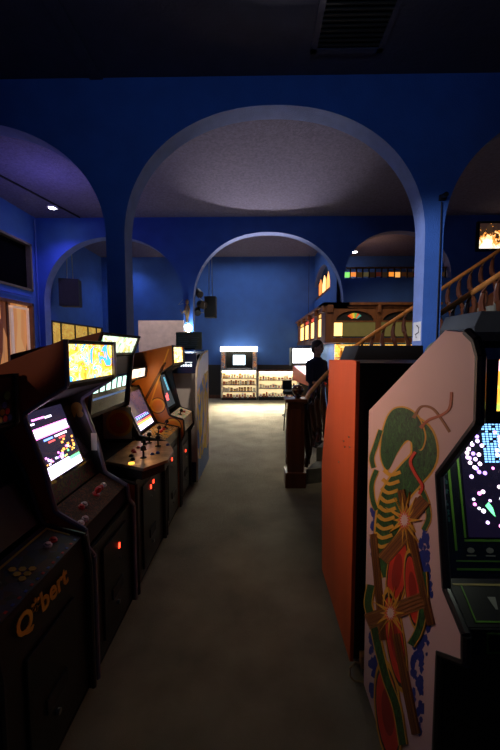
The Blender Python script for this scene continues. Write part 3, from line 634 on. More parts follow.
# curling body ribbon, head-less: a green coil with golden edging
rib=[(402,420),(414,424),(420,440),(418,462),(404,480),(390,500),(384,530),(386,570),(398,610),(420,640),(418,610)]
coil=smooth([(408,424),(422,436),(424,458),(410,476),(396,494),(389,520),(387,548),(392,576)],6,False)
A.line(coil,[20+8*math.sin(i/len(coil)*3.4)+3 for i in range(len(coil))],yl); A.line(coil,[16+8*math.sin(i/len(coil)*3.4)+3 for i in range(len(coil))],gm)
crown=smooth([(384,428),(392,411),(405,408),(418,417),(425,436),(420,450),(408,440),(398,452),(388,470),(381,455)],5); blob(crown,yl,1.6); blob(crown,gm)
for pp in ([(381,430),(376,445),(372,458),(374,468)],[(377,470),(372,484),(373,500),(377,510)],[(421,488),(427,502),(429,518),(424,530)]):
    q_=smooth(pp,5,False); A.line(q_,6,yl); A.line(q_,4.4,gm)
A.line(smooth([(414,418),(421,407),(432,408),(441,418),(450,432)],6,False),[4,3.6,3.2]+[2.4]*22,bn)
A.line(smooth([(421,428),(429,420),(442,415),(450,408),(452,392)],6,False),[4,3.8,3.6]+[2.6]*22,mat('rust_print',(.5,.12,.05),.45))
for i in range(10): # golden rungs across the coil
    y=474+i*9; x=393-i*1.2; A.line(smooth([(x-9,y-4),(x-2,y+1),(x+8,y-2)],3,False),3.6,yl)
A.line(smooth([(416,452),(411,462),(416,474),(423,486),(420,494)],5,False),3,rdm)
# red lens shapes
for (cx,cy,rx,ry,an) in ((398,572,9,34,.12),(414,590,7,34,-.1),(396,640,8,44,-.15),(389,712,11,44,-.1)):
    for k,(s1,m) in enumerate(((1.22,yl),(1.1,bk),(1.0,rdm),(.55,dr))):
        A.poly([(cx+rx*s1*math.cos(t_)*math.cos(an)-ry*s1*math.sin(t_)*math.sin(an),cy+rx*s1*math.cos(t_)*math.sin(an)+ry*s1*math.sin(t_)*math.cos(an)) for t_ in [2*PI*i/20 for i in range(20)]],m)
for pp in ([(372,585),(369,604),(374,622),(380,650),(388,680),(398,708),(404,745)],[(424,572),(425,600),(421,628),(412,645)]):
    q_=smooth(pp,5,False); A.line(q_,9,yl); A.line(q_,7,gm)
# crossing beams
def beam(p,q,w_):
    p,q=Vector(p),Vector(q); n=Vector((-(q-p).y,(q-p).x)).normalized()
    A.line([tuple(p),tuple(q)],w_,bn); A.k-=1
    for o_ in (-.36,-.12,.12,.36): A.k+=0; A.line([tuple(p+n*w_*o_),tuple(q+n*w_*o_)],.9,mat('beam_stripe_print',(.12,.035,.02),.45) if abs(o_)<.2 else yl); A.k-=1
    A.k+=1
beam((374,534),(384,640),7); beam((384,560),(410,530),13); beam((410,518),(426,500),13); beam((402,490),(432,625),7); beam((368,622),(424,600),16); beam((397,634),(417,734),8)
def star(cx,cy,r,n=14):
    A.poly([(cx+(r if i%2==0 else r*.28)*(1+.35*math.sin(i*2.1))*math.cos(PI*i/n),cy+(r if i%2==0 else r*.28)*1.7*math.sin(PI*i/n)) for i in range(2*n)],yl)
    A.poly([(cx+(r*.45 if i%2==0 else r*.22)*math.cos(PI*i/n),cy+(r*.45 if i%2==0 else r*.22)*1.6*math.sin(PI*i/n)) for i in range(2*n)],rdm)
    A.poly([(cx+(r*.30 if i%2==0 else r*.16)*math.cos(PI*i/n),cy+(r*.30 if i%2==0 else r*.16)*1.6*math.sin(PI*i/n)) for i in range(2*n)],st)
star(406,520,17); star(392,613,16)
A.b.build('side_art',T)
# orange cabinet, its back towards the camera
og_out=[(1.722,.03),(1.722,1.595),(1.80,1.60),(2.36,1.585),(2.375,1.30),(2.43,1.22),(2.55,.84),(2.56,.76),(2.49,.03)]
oc=Cab('arcade_cabinet','orange sided arcade machine standing back to back with the pink one',(.81,0,0),0,.64,og_out,.8,None,None,sides=(M['orange'],M['orange']))
T=oc.t
box('back_panel',T,M['black'],-.299,.299,1.722,1.74,.05,1.575); box('top_panel',T,M['black'],-.299,.299,1.74,2.35,1.565,1.585); box('bottom_board',T,M['blackm'],-.299,.299,1.74,2.47,.03,.05)
box('front_panel',T,M['black'],-.299,.299,2.45,2.47,.05,.76); box('screen',T,mat('unlit_screen',(.008,.008,.01),.1),-.299,.299,2.32,2.335,1.0,1.56); box('control_panel',T,M['blackm'],-.299,.299,2.34,2.52,.82,.84)
box('vent_slot',T,mat('olive_vent_slot',(.12,.13,.06),.5),-.17,-.05,1.716,1.722,1.395,1.408)
for x in (-.27,.27):
    for y in (1.78,2.42): MB().lathe([(.025,0),(.025,.012),(.01,.014),(.01,.05)],(x,y,0),12,M['steel']).build('levelling_foot',T)
b=MB()
for (px,py) in ((344,441),(349,437),(345,447),(350,447),(339,462)):
    y,z=Q(px,py,.49); b.lathe([(.006,0),(.005,.003),(.001,.004)],(-.32,y,z),8,M['steel'],axis=(-1,0,0))
b.build('screw_heads',T)
# power plug and looped cable at its foot
t=thing('power_plug','brown plug block with a looped cable on the floor between orange and pink machines','plug',(.56,1.665,0))
box('plug_body',t,mat('brown_bakelite',(.35,.17,.05),.5),-.035,.02,-.02,.02,.06,.13,bevel=.006)
MB().tube(smooth([(-.02,0,.07),(-.07,-.01,.075),(-.10,-.02,.03),(-.07,-.05,.008),(-.02,-.07,.008),(.05,-.08,.008)],6,False) if False else [(-.03,0,.075),(-.06,-.005,.085),(-.085,-.01,.06),(-.09,-.02,.03),(-.07,-.03,.010),(-.03,-.035,.008),(.02,-.038,.008),(.06,-.038,.008)],.0055,8,mat('beige_cable',(.42,.30,.14),.5)).build('cable',t,smooth=True)
MB().box(-.015,.015,-.02,.02,0,.06,M['blackm']).build('plug_neck',t)
# dark cabinets beyond
bc=MB(); t=thing('arcade_cabinet','wide black arcade machine with sloped shoulders behind the orange one','arcade machine',(1.02,2.95,0))
MB().prism([(-.27,.03),(-.27,1.54),(-.225,1.685),(.27,1.685),(.28,1.56),(.28,.03)],'y',-.22,.22,M['blackm']).build('body',t,bevel=.006)
box('marquee',t,mat('unlit_marquee',(0,0,0)),-.22,.22,.22,.235,1.45,1.66); box('screen',t,mat('unlit_screen',(0,0,0)),-.22,.22,.22,.23,1.0,1.4)
box('control_panel',t,M['blackm'],-.25,.25,.22,.37,.82,.9); box('vent_grille',t,M['blackm'],-.2,.2,-.226,-.22,.4,.7)
t=thing('arcade_cabinet','grey rounded arcade machine behind the pink machine at right','arcade machine',(1.86,2.95,0))
gp=smooth([(-.40,1.50),(-.39,1.62),(-.34,1.70),(-.24,1.745),(-.05,1.765),(.35,1.79)],5,False)
MB().prism([(-.40,.03)]+gp+[(.38,1.79),(.38,.03)],'y',-.25,.15,mat('grey_green_fibreglass',(.11,.12,.075),.5,var=.2)).build('body',t)
box('back_door',t,M['blackm'],-.2,.3,-.256,-.25,.3,1.3); box('control_panel',t,M['blackm'],-.35,.33,.15,.28,.85,.92); box('screen',t,mat('unlit_screen',(0,0,0)),-.25,.25,.15,.16,1.0,1.4)
t=thing('arcade_cabinet','tall black topped arcade machine below the stair rails at right','arcade machine',(2.48,3.62,0))
MB().prism([(-.46,.03),(-.46,1.86),(-.40,2.01),(.45,2.01),(.45,.03)],'y',-.32,.3,M['black']).build('body',t,bevel=.006)
box('marquee',t,mat('unlit_marquee',(0,0,0)),-.3,.3,.30,.315,1.6,1.85); box('screen',t,mat('unlit_screen',(0,0,0)),-.3,.3,.30,.31,1.1,1.5); box('control_panel',t,M['blackm'],-.4,.4,.30,.45,.9,.97)

# ------------------------------------------------------------------ staircase
def railz(x): return 1.748+.671*(x-1.83)
RISE,RUN=.1845,.275; YA,YBn=6.4,4.62
t=thing('staircase','dark wooden staircase with newel post and curved balusters rising to the right','staircase',(.5,4.2,0)); ox,oy=.5,4.2
carp=mat('grey_stair_carpet',(.17,.17,.14),.95,var=.2,scale=12,bump=.5)
# winders: outer edge follows the flared left rail, inner edge pivots near the right newel
outer=[(.62,4.22),(.80,4.55),(1.02,4.98),(1.26,5.42),(1.52,5.9),(1.76,6.42)]; inner=[(1.60,4.52),(1.62,4.56),(1.65,4.60),(1.69,4.62),(1.73,4.63),(1.76,4.64)]
for i in range(4):
    z=RISE*(i+1); poly=[outer[i],inner[i],inner[i+1],outer[i+1]]
    rest=[outer[i]]+[inner[i],inner[5],outer[5]]+[outer[k] for k in range(4,i,-1)]
    MB().prism([(x-ox,y-oy) for x,y in rest],'z',RISE*i,z,carp).build('stair_step',t)
x=1.76; k=5
while x<5.3:
    MB().box(x-ox,min(5.6,x+RUN+.02)-ox,YBn-oy,YA-oy,RISE*(k-1)-.25,RISE*k,carp).build('stair_step',t); x+=RUN; k+=1
ZTOP=RISE*(k-1)
for yy in (YA,YBn):
    MB().prism([(1.76-ox,.0),(1.76-ox,.98),(5.3-ox,ZTOP+.28),(5.3-ox,ZTOP-.35),(1.9-ox,.0)],'y',yy-oy-.02+(.02 if yy==YA else -.02),yy-oy+.02+(.02 if yy==YA else -.02),M['wood']).build('stringer',t)
# newel post
nx,ny=.475+.0,4.2
nt_=box('newel_post',t,M['wood'],-.10,.10,-.10,.10,.19,1.03,bevel=.006); nt_.location=(nx-ox,ny-oy,0); sh=nt_; stc=t
box('plinth',nt_,M['wood'],-.125,.125,-.125,.125,0,.19,bevel=.01)
for a in (-1,1): box('raised_panel',sh,M['wood'],-.06,.06,a*.106-.006,a*.106+.006,.27,.95,bevel=.004); box('raised_panel',sh,M['wood'],a*.106-.006,a*.106+.006,-.06,.06,.27,.95,bevel=.004)
box('cap',nt_,M['wood'],-.13,.13,-.13,.13,1.03,1.075,bevel=.01)
MB().lathe([(.03,0),(.05,.01),(.03,.03),(.055,.05),(.075,.085),(.07,.12),(.045,.15),(.01,.16)],(.03,0,1.075),20,mat('polished_dark_ball',(.06,.02,.012),.12,coat=1)).build('ball_finial',nt_,smooth=True)
# hand rails and balusters
ra=[(.60,4.22,1.03),(.68,4.45,1.10),(.84,4.78,1.19),(1.06,5.2,1.31),(1.30,5.62,1.43),(1.54,6.02,1.56),(1.76,6.33,1.70),(1.95,6.4,railz(1.95)),(3.0,6.4,railz(3)),(4.2,6.4,railz(4.2)),(5.3,6.4,railz(5.3))]
hr=stc; OFF=Vector((ox,oy,0))
MB().tube([Vector(p)-OFF for p in ra],.034,8,M['woodl'],flat=.8).build('handrail',hr,smooth=True)
def balu(parent,x,y,z0,z1,m,dx=1,dy=0):
    n=9; pts=[];rs=[]
    for i in range(n):
        u=i/(n-1); o_=.055*math.sin(u*2*PI); pts.append((x-ox+o_*dx,y-oy+o_*dy,z0+(z1-z0)*u)); rs.append(.019+.017*math.sin(u*PI)**2)
    MB().tube(pts,rs,6,m,flat=1.35).build('baluster',parent,smooth=True)
def flare(u):
    s=u*(len(ra)-5)  # along first points
    i=int(s); f_=s-i; a,b_=Vector(ra[i]),Vector(ra[i+1]); return a.lerp(b_,f_)
for i in range(10):
    p=flare((i+.6)/10.2*.98); z=RISE*min(4,1+int((i+.6)/2.6)); balu(hr,p.x,p.y,z,p.z-.02,M['wood'],.5,.85)
x=1.95
while x<5.2:
    balu(hr,x,YA,railz(x)-.9,railz(x)-.02,M['wood']); x+=.19
hr2=stc
MB().tube([Vector((2.12,YBn,railz(2.12)))-OFF,Vector((5.3,YBn,railz(5.3)))-OFF],.036,8,M['woodl'],flat=.8).build('handrail',hr2,smooth=True)
x=2.2
while x<5.2:
    balu(hr2,x,YBn,railz(x)-.9,railz(x)-.02,M['wood']); x+=.19
struct(box('trim_3',None,M['wood'],5.3,XR,YBn,YA,ZTOP-.3,ZTOP))

# ------------------------------------------------------------------ wooden canopy and counter
t=thing('bar_canopy','carved brown wooden bar canopy with amber lit windows hanging above the counter','canopy',(1.38,7.0,1.80))
zb,zt=0,.76
b=MB(); b.box(0,.42,.0,4.85,zt-.1,zt,M['oak']); b.box(-.06,.45,-.06,4.85,zt-.03,zt+.02,M['oak']); b.box(0,2.2,0,.42,zt-.1,zt,M['oak']); b.box(-.06,2.25,-.06,.45,zt-.03,zt+.02,M['oak'])
b.box(0,.05,0,4.85,0,.09,M['oak']); b.box(0,2.2,0,.05,0,.09,M['oak']); b.build('cornice',t)
b=MB(); b.box(.05,.42,0.05,4.8,.0,.03,M['oak']); b.box(.42,2.2,.05,.42,.0,.03,M['oak']); b.build('soffit',t)
def yof(px): return on_x(px,330,1.38)[0]-7.0
edges=[(296.6,298.2),(300,304),(304.8,308.8),(310.4,314.4),(317.6,323.6)]
prev=None; ys=[(yof(b_),yof(a_)) for a_,b_ in edges]
ys=[(max(.45,min(4.7,a_)),min(4.75,b_)) for a_,b_ in ys]
for (a_,e_) in ys:
    if e_-a_<.02: continue
    box('lit_window',t,M['amber'],.02,.03,a_,e_,.14,.52)
    box('upper_light',t,R.choice([em('red_upper_glass',(1,.1,.05),.6),M['amberd']]),.02,.03,a_+.02,e_-.02,.55,.62)
gaps=[(-.0,ys[-1][0])]+[(ys[i+1][1],ys[i][0]) for i in range(len(ys)-2,-1,-1)]
for a_,e_ in gaps:
    if e_-a_<.01: continue
    pl=box('pilaster',t,M['oak'],-.01,.06,a_,e_,.0,zt-.05)
    box('corbel',pl,M['oak'],-.07,.0,a_+.02,min(e_,a_+.16),zt-.16,zt-.03,bevel=.01)
for bx0,bx1 in ((.16,.98),(1.08,2.12)):
    cx_=(bx0+bx1)/2; hw=(bx1-bx0)/2-.04
    arc=[(cx_+hw*math.cos(a),.43+.19*math.sin(a)) for a in [PI*q/20 for q in range(21)]]
    b=MB()
    for (xa,za),(xb,zb_) in zip(arc,arc[1:]): b.prism([(xa,za),(xa,.68),(xb,.68),(xb,zb_)],'y',.0,.035,M['oak'])
    b.box(bx0,cx_-hw,.0,.035,.43,.68,M['oak']); b.box(cx_+hw,bx1,.0,.035,.43,.68,M['oak']); b.box(bx0,bx1,.0,.03,.40,.43,M['oak']); b.build('arched_spandrel',t)
for x0,x1 in ((-.01,.15),(.98,1.08),(2.12,2.22)):
    p_=box('pilaster',t,M['oak'],x0,x1,-.02,.05,.0,zt-.05); box('corbel',p_,M['oak'],x0+.02,x1-.02,-.07,-.01,zt-.18,zt-.03,bevel=.01)
box('lit_window',t,M['amber'],.17,.33,.02,.03,.13,.39); box('dim_window',t,mat('dim_olive_glass',(.12,.09,.03),.3,emit=.12,ecol=(.6,.5,.15)),.33,.98,.02,.03,.12,.40); box('dim_window',t,MATS['dim_olive_glass'],1.08,2.12,.02,.03,.12,.40)
b=MB()
for i,cc in enumerate(((.9,.1,.03),(1,.3,.03),(.9,.6,.05),(.2,.5,.1),(.9,.15,.03),(.1,.4,.3))):
    a0=PI*(.2+.1*i); a1=a0+PI*.09
    b.prism([(.57-.06*math.cos(a0),.44+.04*math.sin(a0)),(.57-.06*math.cos(a1),.44+.04*math.sin(a1)),(.57-.17*math.cos(a1),.44+.14*math.sin(a1)),(.57-.17*math.cos(a0),.44+.14*math.sin(a0))],'y',.025,.034,em('fan_glass_%s'%'abcdef'[i],cc,.5))
b.build('fan_light',t)
box('backing',t,M['blackm'],.17,2.1,.04,.05,.10,.66)
l=bpy.data.lights.new('canopy_lamp','AREA'); l.energy=28; l.color=(1,.72,.35); l.size=.3; l.size_y=3; l.shape='RECTANGLE'
o=bpy.data.objects.new('canopy_lamp',l); COL.objects.link(o); o.location=(1.72,9.3,1.79)
# hanging rods so that the canopy is carried by the ceiling
for x,y in ((2.0,.3),(.35,4.7)): MB().tube([(x,y,zt),(x,y,ZC-1.80)],.008,8,M['blackm']).build('hanging_rod',t)
# counter
t=thing('bar_counter','dark wooden service counter under the amber lit canopy','counter',(2.55,7.2,0))
box('counter_body',t,M['wood'],-.9,1.1,-.2,.2,0,1.02); box('counter_top',t,M['oak'],-.95,1.12,-.26,.26,1.02,1.07,bevel=.008)
for i in range(4): box('front_panel',t,M['oak'],-.85+.48*i,-.43+.48*i,-.215,-.20,.15,.9,bevel=.004)
t=thing('back_bar_shelf','glowing amber back bar shelf behind the counter','shelf',(2.55,8.1,0))
box('shelf_body',t,M['oak'],-.7,1.1,-.1,.2,0,1.2); box('lit_back',t,art('amber_lit_shelf_back',[(1,.45,.05),(1,.65,.15),(.7,.3,.03),(1,.8,.35)],7,emit=1.0),-.7,1.1,.16,.19,1.2,1.78); box('shelf_board',t,M['oak'],-.7,1.1,-.08,.16,1.46,1.48)
for i in range(12):
    bm_=MB().lathe([(.03,0),(.032,.01),(.032,.13),(.012,.17),(.012,.22),(.015,.225)],n=10,m=[mat('amber_bottle',(.5,.2,.03),.1),mat('green_bottle',(.03,.2,.08),.1),mat('pale_bottle',(.6,.6,.5),.1)][i%3])
    o=bm_.build('bottle',smooth=True,loc=(1.95+.13*(i%6),8.07,1.2 if i<6 else 1.48)); tag(o,['amber','green','pale'][i%3]+' glass bottle on the '+('lower' if i<6 else 'upper')+' glowing back bar shelf','bottle','bottles on the back bar')
tag(MB().box(-.04,.04,-.04,.04,0,.02,M['whitep']).box(-.03,.03,-.03,.03,.02,.26,em('white_lit_jar',(.9,.95,1),2)).build('tap_lamp',loc=(1.74,7.1,1.07)),'small white glowing lamp on the counter beside the person','lamp')
# ------------------------------------------------------------------ far displays
t=thing('display_cabinet','tall lit display case with glowing header against the far blue wall','display case',(-.56,11.66,0))
W2=.60; fr=mat('bright_metal_frame',(.6,.57,.5),.35,metal=.5)
b=MB(); b.box(-W2,-W2+.04,-.2,.2,0,1.0,fr); b.box(W2-.04,W2,-.2,.2,0,1.0,fr); b.box(-W2,W2,.18,.2,0,1.0,M['white']); b.box(-W2,W2,-.2,.2,.0,.06,M['blackm']); b.build('case_body',t)
box('case_top',t,M['steel'],-W2,W2,-.2,.2,.98,1.01)
for z in (.27,.50,.72): box('case_shelf',t,M['steel'],-W2+.04,W2-.04,-.18,.18,z-.02,z)
box('tube_light',t,M['tube'],-W2+.05,W2-.05,-.17,.16,.90,.975); box('back_light',t,em('warm_back_light',(1,.75,.4),1.1),-W2+.05,W2-.05,.165,.178,.07,.89)
for sg in (-1,1):
    p=box('side_column',t,M['steel'],sg*W2-.16*(sg>0),sg*W2+.16*(sg<0),-.12,.18,1.01,1.60)
    box('column_picture',p,art('small_red_brown_pictures',[(.3,.06,.03),(.5,.25,.12),(.1,.1,.15),(.5,.4,.3)],9,emit=.4),sg*W2-(.14 if sg>0 else -.02),sg*W2+(.14 if sg<0 else -.02),-.13,-.12,1.05,1.57)
box('recess_back',t,M['blackm'],-W2+.16,W2-.16,.12,.16,1.01,1.60)
hd=box('lit_header',t,M['tube'],-W2-.01,W2+.01,-.2,.19,1.60,1.76,bevel=.01)
box('monitor',t,M['black'],-.24,.24,-.02,.11,1.10,1.52,bevel=.01); box('monitor_screen',t,em('pale_blue_screen',(.65,.85,1),3.5),-.20,.20,-.026,-.019,1.16,1.48)
box('keyboard_shelf',t,mat('pale_counter',(.5,.5,.55),.3,metal=.3),-.40,.40,-.19,-.03,1.01,1.05)
box('glass_front',t,M['glass'],-W2+.04,W2-.04,-.202,-.198,.06,.98)
t=thing('display_cabinet','low glass display case of white goods right of the tall one','display case',(.74,11.66,0)); W3=.68
b=MB(); b.box(-W3,-W3+.04,-.2,.2,0,.95,fr); b.box(W3-.04,W3,-.2,.2,0,.95,fr); b.box(-W3,W3,.18,.2,0,.95,M['white']); b.box(-W3,W3,-.2,.2,0,.10,M['blackm']); b.build('case_body',t)
box('case_top',t,M['wood'],-W3,W3+.02,-.21,.2,.95,.99)
for z in (.38,.66): box('case_shelf',t,M['steel'],-W3+.04,W3-.04,-.18,.18,z-.02,z)
box('tube_light',t,M['tube'],-W3+.05,W3-.05,-.1,.16,.90,.945); box('back_light',t,em('warm_back_light',(1,.75,.4),1.1),-W3+.05,W3-.05,.165,.178,.11,.89)
box('glass_front',t,M['glass'],-W3+.04,W3-.04,-.202,-.198,.10,.95)
gmats=[mat('cream_packet',(.9,.8,.6),.5),mat('red_packet',(.6,.12,.05),.5),mat('orange_packet',(.8,.4,.1),.5),mat('white_packet',(.9,.9,.85),.5),mat('brown_packet',(.3,.18,.08),.5)]
gn=['cream','red','orange','white','brown']
def goods(cx,w,z,where,grp,pal):
    x=-w
    while x<w-.06:
        ww=R.uniform(.05,.09); hh=R.uniform(.09,.16); k=R.choice(pal)
        o=MB().box(-ww/2,ww/2,-.05,.05,0,hh,gmats[k]).box(-ww/2+.008,ww/2-.008,-.052,-.05,hh*.3,hh*.7,gmats[(k+3)%5]).build('boxed_item',loc=(cx+x+ww/2,11.60,z),bevel=.003)
        tag(o,'%s boxed item on the %s'%(gn[k],where),'box',grp+', '+gn[k]); x+=ww+R.uniform(.008,.03)
goods(-.56,.54,.06,'bottom shelf of the tall display case','goods on the tall case bottom shelf',[0,1,3]); goods(-.56,.54,.27,'second lowest shelf of the tall display case','goods on the tall case second shelf',[4,0,4])
goods(-.56,.54,.50,'third shelf of the tall display case','goods on the tall case third shelf',[2,0,1,4]); goods(-.56,.54,.72,'upper shelf of the tall display case','goods on the tall case upper shelf',[0,2,3])
goods(.74,.62,.10,'bottom shelf of the low display case','goods on the low case bottom shelf',[3,1,3,0]); goods(.74,.62,.38,'middle shelf of the low display case','goods on the low case middle shelf',[3,0]); goods(.74,.62,.66,'upper shelf of the low display case','goods on the low case upper shelf',[3,2,0])
# pinball machine
t=thing('pinball_machine','pinball machine with blank bright backbox and red side behind the stairs','pinball machine',(1.27,9.55,0),.20)
MB().prism([(0,.84),(0,1.22),(-1.25,.98),(-1.25,.80)],'x',-.28,.28,mat('red_pinball_side',(.55,.05,.03),.4)).build('cabinet_body',t)
MB().prism([(-.05,1.216),(-1.22,.992),(-1.22,.998),(-.05,1.222)],'x',-.25,.25,art('lit_white_playfield',[(.9,.85,1),(.6,.6,1),(1,.9,.8),(.8,.4,.3)],7,emit=1.4)).build('playfield',t)
box('backbox',t,M['black'],-.32,.32,-.02,.2,1.22,1.72,bevel=.008); box('backglass',t,em('bright_backglass',(.8,.85,1),4),-.29,.29,-.027,-.02,1.30,1.69)
for x in (-.26,.26):
    for y in (-.05,-1.2): MB().tube([(x,y,.75),(x,y+( .03 if y>-.5 else -.03),.0)],.022,6,M['blackm']).build('leg',t)
# stool behind the newel post
t=thing('bar_stool','small black bar stool on the carpet behind the newel post','stool',(.70,7.2,0))
MB().lathe([(.13,0),(.15,.02),(.15,.07),(.12,.09)],(0,0,.74),20,M['black']).build('seat',t,smooth=True)
box('backrest',t,M['black'],-.15,.05,.08,.12,.82,1.02,bevel=.01)
for a in range(4): MB().tube([(.10*math.cos(a*PI/2+.7),.10*math.sin(a*PI/2+.7),.75),(.17*math.cos(a*PI/2+.7),.17*math.sin(a*PI/2+.7),0)],.011,6,M['blackm']).build('leg',t)
MB().tube([(.15*math.cos(a*PI/8),.15*math.sin(a*PI/8),.3) for a in range(17)],.008,6,M['blackm']).build('foot_ring',t)
# cream partition
t=thing('partition_screen','cream freestanding partition panel behind the left machine row','partition',(-2.16,8.0,0))
box('panel',t,mat('cream_screen_board',(.78,.66,.6),.6),-.52,.52,-.015,.015,.1,2.32); 
for x in (-.4,.4): box('foot',t,M['steel'],x-.02,x+.02,-.2,.2,0,.04); box('post',t,M['steel'],x-.015,x+.015,.016,.04,.04,2.0)
# hanging speakers
def speaker(x,y,z0,w,h,d,rz,label,drop):
    t=thing('hanging_speaker',label,'speaker',(x,y,z0),rz)
    box('speaker_cabinet',t,mat('black_speaker_vinyl',(.02,.02,.018),.7,bump=.2),-w/2,w/2,-d/2,d/2,0,h,bevel=.01)
    box('grille',t,mat('dark_speaker_cloth',(.035,.033,.025),.9,bump=.6,bscale=300),-w*.43,w*.43,-d/2-.012,-d/2,h*.06,h*.94,bevel=.005)
    for dx in (-w*.15,w*.15): MB().tube([(dx,0,h),(dx*.6,0,ZC-z0)],.012,6,M['steel']).build('hanging_rod',t)
speaker(-4.72,8.95,2.75,.46,.68,.35,.25,'large black speaker hanging from rods in the left middle arch',0)
speaker(-1.20,9.35,2.50,.30,.55,.28,0,'smaller black speaker hanging from rods left of the central arch opening',0)
# pillar ornament: black stage lamp cluster, brass figure and white lamp
t=thing('stage_light_cluster','black and steel spotlight cluster fixed behind the thin blue pillar','stage light',(-1.62,8.78,2.55))
for (x,z,r,ax) in ((.20,.50,.09,(.5,-.6,-.5)),(.28,.22,.10,(.6,-.7,-.2)),(.16,.05,.08,(.2,-.8,-.5))):
    MB().lathe([(r*.5,-.16),(r*.8,-.12),(r,-.1),(r,.08),(r*.85,.08)],(x,0,z),14,M['black'],axis=ax).build('lamp_can',t,smooth=True)
b=MB(); b.tube([(.05,-.0,.0),(.12,0,.62)],.02,8,M['blackm']); b.tube([(.12,0,.5),(.35,-.05,.25)],.012,6,M['steel']); b.tube([(.35,-.05,.25),(.33,-.05,.02),(.1,0,.05)],.012,6,M['steel']); b.build('yoke',t)
b=MB(); b.tube([(-.05,0,.28),(-.30,-.05,.22),(-.10,0,.46),(.05,0,.3)],.012,6,M['steel']); b.build('bracket_arm',t)
box('wall_clamp',t,M['blackm'],-.05,.08,-.13,-.02,.15,.45)
t=thing('brass_figurine','aged brass figurine fixed on the front of the thin blue pillar','ornament',(-1.635,8.36,2.30))
b=MB(); b.lathe([(.05,0),(.03,.03),(.035,.12),(.055,.2),(.07,.3),(.05,.38),(.02,.42),(.035,.46),(.04,.5),(.02,.54)],n=12,m=M['brass']); b.build('figure',t,smooth=True)
box('mount',t,M['brass'],-.03,.03,-.0,.04,.1,.35); MB().tube([(-.04,0,.3),(-.12,-.02,.22),(-.16,0,.3)],.018,6,M['brass']).build('arm',t,smooth=True)
t=thing('wall_lamp','bright white lamp with black side shade on the thin blue pillar','wall lamp',(-1.62,8.36,2.05))
MB().ball((0.02,-.04,.12),.085,M['lamp'],16,(1,.8,1.1)).build('bulb',t,smooth=True); box('shade',t,M['blackm'],-.17,-.09,-.12,.04,-.05,.27); box('bracket',t,M['brass'],-.10,.06,.0,.04,.0,.06)
MB().tube([(0,.0,0),(0,.0,-.4)],.015,8,M['brass']).build('stem',t)
# flame picture upper right
t=thing('framed_picture','dark framed flame coloured lit picture at the upper right above the stairs','picture',(5.62,8.37,3.93))
box('picture_frame',t,M['blackm'],-.54,.54,-.04,.03,0,.66)
def flames():
    if 'flame_picture' in MATS: return MATS['flame_picture']
    m=art('flame_picture',[(.02,.01,.008),(.03,.015,.008),(.9,.3,.05),(1,.75,.35),(1,.95,.8)],7,emit=1.5,pos=[0,.45,.60,.66,.74],anis=(1,1,.7)); nt=m.node_tree; N=nt.nodes; L=nt.links
    tc=[n for n in N if n.type=='TEX_COORD'][0]; nz=[n for n in N if n.type=='TEX_NOISE'][0]; rp=[n for n in N if n.type=='VALTORGB'][0]
    sp=N.new('ShaderNodeSeparateXYZ'); L.new(tc.outputs['Object'],sp.inputs[0]); mr=N.new('ShaderNodeMapRange'); mr.inputs[1].default_value=.06; mr.inputs[2].default_value=.6; mr.inputs[3].default_value=.32; mr.inputs[4].default_value=-.12
    L.new(sp.outputs['Z'],mr.inputs[0]); a=N.new('ShaderNodeMath'); L.new(nz.outputs['Fac'],a.inputs[0]); L.new(mr.outputs[0],a.inputs[1]); L.new(a.outputs[0],rp.inputs[0]); return m
box('picture',t,flames(),-.49,.49,-.045,-.04,.05,.61)
# paper tag on the right pillar
t=thing('paper_notice','small white paper notice with a black mark on the right pillar','notice',(1.958,Y1+.12,1.76))
box('paper',t,M['whitep'],-.003,0,-.10,.10,0,.23); MB().tube([(-.005,.0,.19),(-.005,-.05,.16),(-.005,-.05,.10),(-.005,.03,.08),(-.005,.0,.04)],.006,6,M['blackm']).build('black_mark',t)

